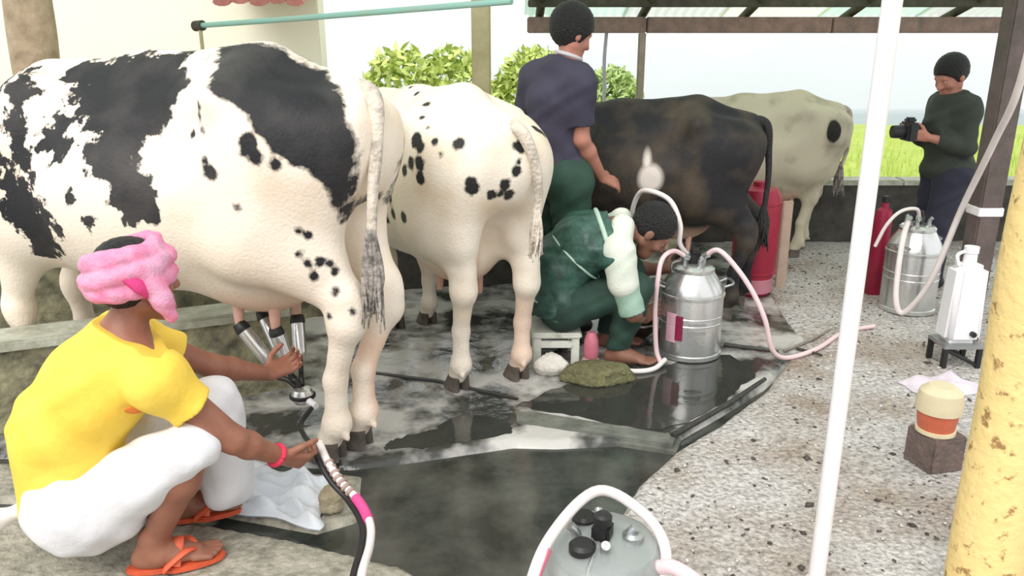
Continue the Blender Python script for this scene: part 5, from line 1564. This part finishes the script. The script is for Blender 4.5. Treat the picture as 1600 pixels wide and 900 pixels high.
# low white stool under the milker, pink cup, bowl, floor hose
st = empty('milking_stool', (0.235, 3.87, 0.0)); tag(st, 'low white wooden stool the crouching person sits on', 'stool')
M_STOOL = mat('chipped_white_paint', (0.72, 0.74, 0.66), 0.6, scale=14.0, col2=(0.45, 0.45, 0.38), thresh=(0.3, 0.45), bump=0.2)
obj('seat', box_mesh('seat', (-0.14, -0.14, 0.155), (0.11, 0.14, 0.185), 0.008), M_STOOL, st)
for sx in (-0.11, 0.08):
    for sy in (-0.11, 0.11):
        obj('leg', box_mesh('leg', (sx - 0.02, sy - 0.02, 0.0), (sx + 0.02, sy + 0.02, 0.157), 0.004), M_STOOL, st)
for sy in (-0.12, 0.12):
    obj('rail', box_mesh('rail', (-0.10, sy - 0.012, 0.105), (0.07, sy + 0.012, 0.14), 0.003), M_STOOL, st)
cup = empty('pink_beaker', (0.395, 3.755, 0.0)); tag(cup, 'pink plastic beaker with a pale foot in front of the white stool', 'cup')
obj('beaker', lathe('beaker', [(0, 0.045), (0.034, 0.045), (0.040, 0.09), (0.036, 0.14), (0.026, 0.175), (0.018, 0.185), (0, 0.187)], 24), mat('rose_pink_plastic', (0.66, 0.20, 0.26), 0.45, var=0.2, scale=12.0), cup)
obj('foot', lathe('foot', [(0, 0), (0.052, 0.0), (0.050, 0.03), (0.036, 0.05), (0, 0.05)], 24), mat('pale_pink_plastic', (0.76, 0.52, 0.50), 0.45, var=0.15), cup)
bw_ = empty('dark_bowl', (0.70, 4.17, 0.0)); tag(bw_, 'dark brown metal bowl on the floor left of the big milking can', 'bowl')
obj('bowl', lathe('bowl', [(0, 0.01), (0.05, 0.012), (0.085, 0.05), (0.095, 0.09), (0.090, 0.09), (0.08, 0.052), (0.045, 0.02), (0, 0.018)], 28), mat('brown_metal', (0.10, 0.065, 0.05), 0.35, var=0.4, scale=12.0, metal=0.4), bw_)
obj('rim', lathe('rim', [(0.090, 0.088), (0.099, 0.088), (0.099, 0.096), (0.090, 0.096)], 28), M_STEEL, bw_)
fh = empty('floor_hose', (0.55, 3.86, 0.0)); tag(fh, 'white hose lying on the floor between the cloth bundle and the big can', 'hose')
o = (0.55, 3.86, 0.0)
obj('tube', shift(tube('tube', [(0.29, 3.64, 0.014), (0.39, 3.68, 0.014), (0.50, 3.70, 0.014), (0.60, 3.66, 0.014), (0.70, 3.69, 0.014), (0.77, 3.77, 0.03)], 0.013, 10, 8), o), M_HOSEW, fh)
obj('coupling', shift(tube('coupling', [(0.48, 3.698, 0.018), (0.52, 3.70, 0.018)], 0.018, 12, 3), o), M_STEELD, fh)

# hoses on the big can
def hose(label, pts, r, m, name='milk_hose', n=8):
    o = tuple(np.array(pts[-1]) * V3(1, 1, 0))
    t = empty(name, o); tag(t, label, 'hose')
    obj('tube', shift(tube('tube', pts, r, 12, n), o), m, t)
    e = np.array(pts[0], float); d = unit(np.array(pts[1]) - e)
    obj('ferrule', shift(tube('ferrule', [e - d * 0.005, e + d * 0.03], r * 1.35, 12, 2), o), M_STEELD, t)
    return t
hose('white hose looping from the big can up over the head of the milker', [(0.895, 3.95, 0.52), (0.835, 3.90, 0.60), (0.83, 3.90, 0.70), (0.79, 3.98, 0.80), (0.70, 4.06, 0.835), (0.655, 4.14, 0.80), (0.64, 4.23, 0.66), (0.70, 4.33, 0.52)], 0.013, M_HOSEW)
hose('short white hose bending down the left side of the big can', [(0.88, 3.91, 0.525), (0.80, 3.86, 0.572), (0.735, 3.80, 0.55), (0.712, 3.77, 0.46), (0.705, 3.765, 0.30), (0.72, 3.76, 0.10), (0.74, 3.75, 0.03)], 0.012, M_HOSEP)
hose('pink tinted hose dropping from the big can towards the walkway', [(0.965, 3.92, 0.53), (1.02, 3.86, 0.575), (1.10, 3.80, 0.50), (1.18, 3.76, 0.385), (1.245, 3.74, 0.25), (1.30, 3.76, 0.09), (1.40, 3.82, 0.02), (1.60, 3.95, 0.018), (1.84, 4.2, 0.018), (2.05, 4.30, 0.018)], 0.0125, M_HOSEP)
hose('long pale hose slanting from the yellow pillar side down to the rear can', [(2.33, 4.64, 0.565), (2.24, 4.50, 0.45), (2.20, 4.40, 0.16), (2.24, 4.36, 0.08), (2.31, 4.26, 0.30), (2.35, 4.15, 0.72), (2.28, 3.85, 1.10), (2.19, 3.58, 1.40), (2.10, 3.40, 1.95), (2.05, 3.36, 2.60)], 0.016, M_HOSEW)
hose('thin white hose curving from the rear can to the left', [(2.37, 4.60, 0.57), (2.32, 4.55, 0.64), (2.22, 4.53, 0.63), (2.15, 4.53, 0.55), (2.11, 4.55, 0.42)], 0.010, M_HOSEW)

# upright white pipe near the camera
wp = empty('white_pipe', (0.894, 2.01, 0.0)); tag(wp, 'tall white plastic pipe standing upright on the walkway in the foreground', 'pipe')
obj('pipe', tube('pipe', [(0, 0, 0.0), (0, 0, 1.0), (0, 0, 2.0), (0, 0, 2.9)], 0.0235, 20, 4), M_WHITEPIPE, wp)
obj('coupling', tube('coupling', [(0, 0, 2.05), (0, 0, 2.13)], 0.029, 20, 2), M_WHITEPIPE, wp)
obj('foot_socket', lathe('foot_socket', [(0, 0), (0.045, 0), (0.045, 0.012), (0.03, 0.02), (0.03, 0.06), (0, 0.06)], 20), mat('rose_pvc', (0.75, 0.55, 0.55), 0.4, var=0.2), wp)

# red drum
dr = empty('red_drum', (1.545, 4.98, 0.0)); tag(dr, 'tall crimson plastic drum standing behind the dark cow', 'drum')
obj('body', lathe('body', [(0, 0.0), (0.10, 0.0), (0.118, 0.02), (0.122, 0.10), (0.136, 0.16), (0.14, 0.30), (0.14, 0.55), (0.135, 0.63), (0.115, 0.68), (0.06, 0.70), (0, 0.70)], 36), M_RED, dr)
for z in (0.16, 0.60):
    obj('hoop', lathe('hoop', [(0.132, z - 0.012), (0.144, z - 0.006), (0.144, z + 0.006), (0.132, z + 0.012)], 36), M_RED, dr)
obj('cap', lathe('cap', [(0, 0.70), (0.045, 0.70), (0.045, 0.725), (0.04, 0.73), (0, 0.73)], 24), M_RED, dr)
obj('pink_base', lathe('pink_base', [(0.1195, 0.025), (0.127, 0.03), (0.130, 0.115), (0.126, 0.12), (0.122, 0.10)], 36), mat('faded_pink_plastic', (0.62, 0.24, 0.30), 0.5, var=0.2), dr)
# narrow upright beige strip beside it
bd = obj('beige_strip', box_mesh('beige_strip', (-0.035, -0.012, 0.0), (0.035, 0.012, 0.58), 0.004), mat('beige_mottle', (0.60, 0.45, 0.36), 0.7, scale=9.0, col2=(0.45, 0.33, 0.26), bump=0.3), None, (1.77, 5.10, 0.0), (0.0, 0.0, 0.2))
tag(bd, 'narrow beige strip standing right beside the crimson drum', 'board')

# dark red canister behind the white pipe, dark stake left of it
rc = empty('red_canister', (2.325, 4.95, 0.0)); tag(rc, 'slim dark red canister half hidden behind the white pipe', 'canister')
obj('body', lathe('body', [(0, 0), (0.05, 0.0), (0.055, 0.01), (0.055, 0.50), (0.045, 0.55), (0.022, 0.57), (0.02, 0.60), (0, 0.60)], 28), mat('dark_red_enamel', (0.30, 0.012, 0.045), 0.4, var=0.3, scale=9.0), rc)
obj('valve', box_mesh('valve', (-0.02, -0.02, 0.598), (0.02, 0.02, 0.64), 0.006), M_BLACK, rc)
stk = empty('dark_stake', (2.12, 4.69, 0.0)); tag(stk, 'short dark stake on the walkway left of the white pipe', 'stake')
obj('shaft', tube('shaft', [(0, 0, 0), (-0.005, 0.005, 0.2), (0.0, 0.0, 0.36)], [0.022, 0.020, 0.017], 8, 4), M_DARKWOOD, stk)
obj('pale_tip', tube('pale_tip', [(0, 0, 0.355), (-0.02, -0.01, 0.385)], [0.017, 0.012], 8, 2), M_MTOP, stk)

# white container on a black frame
wc = empty('white_jerrycan', (2.235, 3.80, 0.125)); tag(wc, 'tall white plastic container on a black stand beside the yellow pillar', 'container')
bm = bmesh.new(); bm_box(bm, (-0.088, -0.075, 0.0), (0.088, 0.075, 0.40), 0.03, 3)
for v in bm.verts:
    if v.co.z > 0.3: v.co.x *= 1 - (v.co.z - 0.3) * 1.6; v.co.y *= 1 - (v.co.z - 0.3) * 1.6
obj('body', bm_mesh('body', bm, True, 45), M_WPLAST, wc)
obj('neck', lathe('neck', [(0, 0.39), (0.032, 0.39), (0.03, 0.45), (0.034, 0.455), (0.034, 0.485), (0, 0.487)], 20), M_WPLAST, wc)
obj('spout', tube('spout', [(0.03, -0.07, 0.06), (0.03, -0.095, 0.06)], 0.014, 10, 2), M_BLACK, wc)
obj('handle', tube('handle', [(-0.05, 0, 0.39), (-0.065, 0, 0.44), (-0.03, 0, 0.46), (-0.02, 0, 0.45)], 0.009, 8, 5), M_WPLAST, wc)
sf = empty('black_stand', (2.235, 3.80, 0.0)); tag(sf, 'black metal stand carrying the white container', 'stand')
obj('shelf', box_mesh('shelf', (-0.10, -0.085, 0.105), (0.10, 0.085, 0.125), 0.004), M_STEELD, sf)
for sx in (-0.085, 0.085):
    for sy in (-0.07, 0.07):
        obj('leg', box_mesh('leg', (sx - 0.012, sy - 0.012, 0.0), (sx + 0.012, sy + 0.012, 0.107), 0.002), M_BLACK, sf)
for sy in (-0.07, 0.07):
    obj('brace', tube('brace', [(-0.085, sy, 0.10), (0.085, sy, 0.015)], 0.010, 8, 2), M_BLACK, sf)
lc = empty('lilac_cloth', (2.02, 3.52, 0.0))
V = []; nx, ny = 30, 22
for i in range(nx):
    for j in range(ny):
        u = i / (nx - 1); v = j / (ny - 1); e = min(u, 1 - u, v, 1 - v)
        V.append((-0.17 + 0.34 * u + 0.012 * math.sin(9 * v), -0.11 + 0.22 * v + 0.014 * math.sin(7 * u), 0.008 + 0.035 * min(1, e * 6) * (0.6 + 0.4 * math.sin(11 * u + 6 * v)) ))
top = len(V); V += [(x, y, 0.006) for x, y, z in V]
Q = []
for i in range(nx - 1):
    for j in range(ny - 1):
        a, b, c, d = i * ny + j, (i + 1) * ny + j, (i + 1) * ny + j + 1, i * ny + j + 1
        Q.append((a, b, c, d)); Q.append((top + a, top + d, top + c, top + b))
bpy.data.objects.remove(lc)
tag(obj('lilac_cloth', np_mesh('lilac_cloth', V, Q), mat('pale_lilac_cloth', (0.72, 0.64, 0.70), 0.8, scale=9.0, col2=(0.55, 0.48, 0.54), bump=0.3), None, (2.03, 3.50, 0.0), (0, 0, 0.4)),
    'pale lilac cloth lying on the walkway below the black stand', 'cloth')

# orange and cream tub on a brown block
bk = tag(obj('brown_block', box_mesh('brown_block', (-0.075, -0.075, 0.0), (0.075, 0.075, 0.145), 0.008), mat('brown_brick', (0.20, 0.14, 0.12), 0.8, scale=14.0, col2=(0.11, 0.09, 0.08), bump=0.5), None, (1.625, 2.78, 0.0), (0, 0, 0.25)),
         'dark brown block on the walkway beside the yellow pillar', 'block')
tb = empty('plastic_tub', (1.615, 2.78, 0.145)); tag(tb, 'small orange red tub with a cream lid on the brown block', 'tub')
obj('bowl', lathe('bowl', [(0, 0.0), (0.058, 0.0), (0.064, 0.012), (0.075, 0.085), (0.071, 0.088), (0, 0.085)], 28), mat('orange_red_plastic', (0.70, 0.17, 0.09), 0.45, var=0.25, scale=12.0), tb)
obj('foot_rim', lathe('foot_rim', [(0.055, 0.0), (0.071, 0.0), (0.071, 0.014), (0.060, 0.016)], 28), mat('cream_plastic', (0.76, 0.66, 0.44), 0.5, var=0.15), tb)
obj('lid', lathe('lid', [(0, 0.19), (0.045, 0.188), (0.075, 0.165), (0.082, 0.13), (0.082, 0.088), (0, 0.088)], 28), mat('cream_plastic', (0.76, 0.66, 0.44)), tb)

# sticks and scraps on the walkway
def stick(label, a, b, r, m, name='stick'):
    a = np.array(a, float); b = np.array(b, float); c = (a + b) / 2
    mid = c + V3(0.01, -0.008, 0.002)
    tag(obj(name, shift(tube(name, [a, mid, b], [r, r * 0.9, r * 0.75], 8, 5), c), m, None, Vector(c)), label, 'stick', 'sticks on the wet floor')
M_STK = mat('wet_dark_stick', (0.055, 0.05, 0.04), 0.4, scale=20.0, col2=(0.02, 0.02, 0.018), bump=0.4)
M_STK2 = mat('pale_grey_stick', (0.34, 0.30, 0.26), 0.6, scale=20.0, col2=(0.18, 0.16, 0.14), bump=0.4)
stick('long dark rod along the edge of the walkway below the big can', (0.66, 2.985, 0.017), (1.21, 3.555, 0.019), 0.013, M_STK)
stick('dark stick right of the big can near the rear hooves of the dark cow', (1.13, 4.02, 0.015), (1.39, 3.92, 0.015), 0.011, M_STK)
stick('pale twig slanting away on the wet walkway', (1.42, 3.93, 0.013), (1.80, 4.27, 0.013), 0.008, M_STK2)
stick('short dark twig on the walkway right of the pale twig', (1.50, 3.97, 0.013), (1.60, 3.87, 0.013), 0.008, M_STK)

# loose grit and dung crumbs on the walkway: too many and too small to count
def grit(n, size, m, seed, region):
    rng = np.random.default_rng(seed)
    P = rng.uniform(region[0], region[1], (n * 3, 2))
    P = P[poly_sdf(P, WALK) > 0.05][:n]
    O = np.array([(1, 0, 0), (0, 1, 0), (-1, 0, 0), (0, -1, 0), (0, 0, 1), (0, 0, -0.6)], float)
    T = np.array([(0, 1, 4), (1, 2, 4), (2, 3, 4), (3, 0, 4), (1, 0, 5), (2, 1, 5), (3, 2, 5), (0, 3, 5)])
    V = []; Q = []
    for i, (x, y) in enumerate(P):
        s = size * rng.lognormal(0, 0.38); a = rng.uniform(0, 6.28)
        v = O * np.array([s * rng.uniform(0.8, 1.8), s * rng.uniform(0.7, 1.2), s * rng.uniform(0.4, 0.8)]) + rng.normal(0, s * 0.12, (6, 3))
        c, sn = math.cos(a), math.sin(a)
        v = np.column_stack([v[:, 0] * c - v[:, 1] * sn + x, v[:, 0] * sn + v[:, 1] * c + y, v[:, 2] + 0.006])
        V.append(v); Q.append(T + 6 * i)
    return np_mesh('grit', np.concatenate(V), np.concatenate(Q), True)


tag(obj('grit', grit(2200, 0.0055, M_STK, 31, ((0.1, 1.0), (3.9, 6.0))), mat('dark_wet_grit', (0.10, 0.085, 0.07), 0.5, scale=30.0, col2=(0.04, 0.035, 0.03))), 'dark grit and crumbs scattered over the walkway', 'grit', kind='stuff')
tag(obj('pebbles', grit(2000, 0.0052, M_STK, 32, ((0.1, 1.0), (3.9, 6.0))), mat('pale_pebble', (0.70, 0.66, 0.62), 0.5, scale=30.0, col2=(0.52, 0.48, 0.44))), 'pale pebbles scattered over the walkway', 'pebbles', kind='stuff')
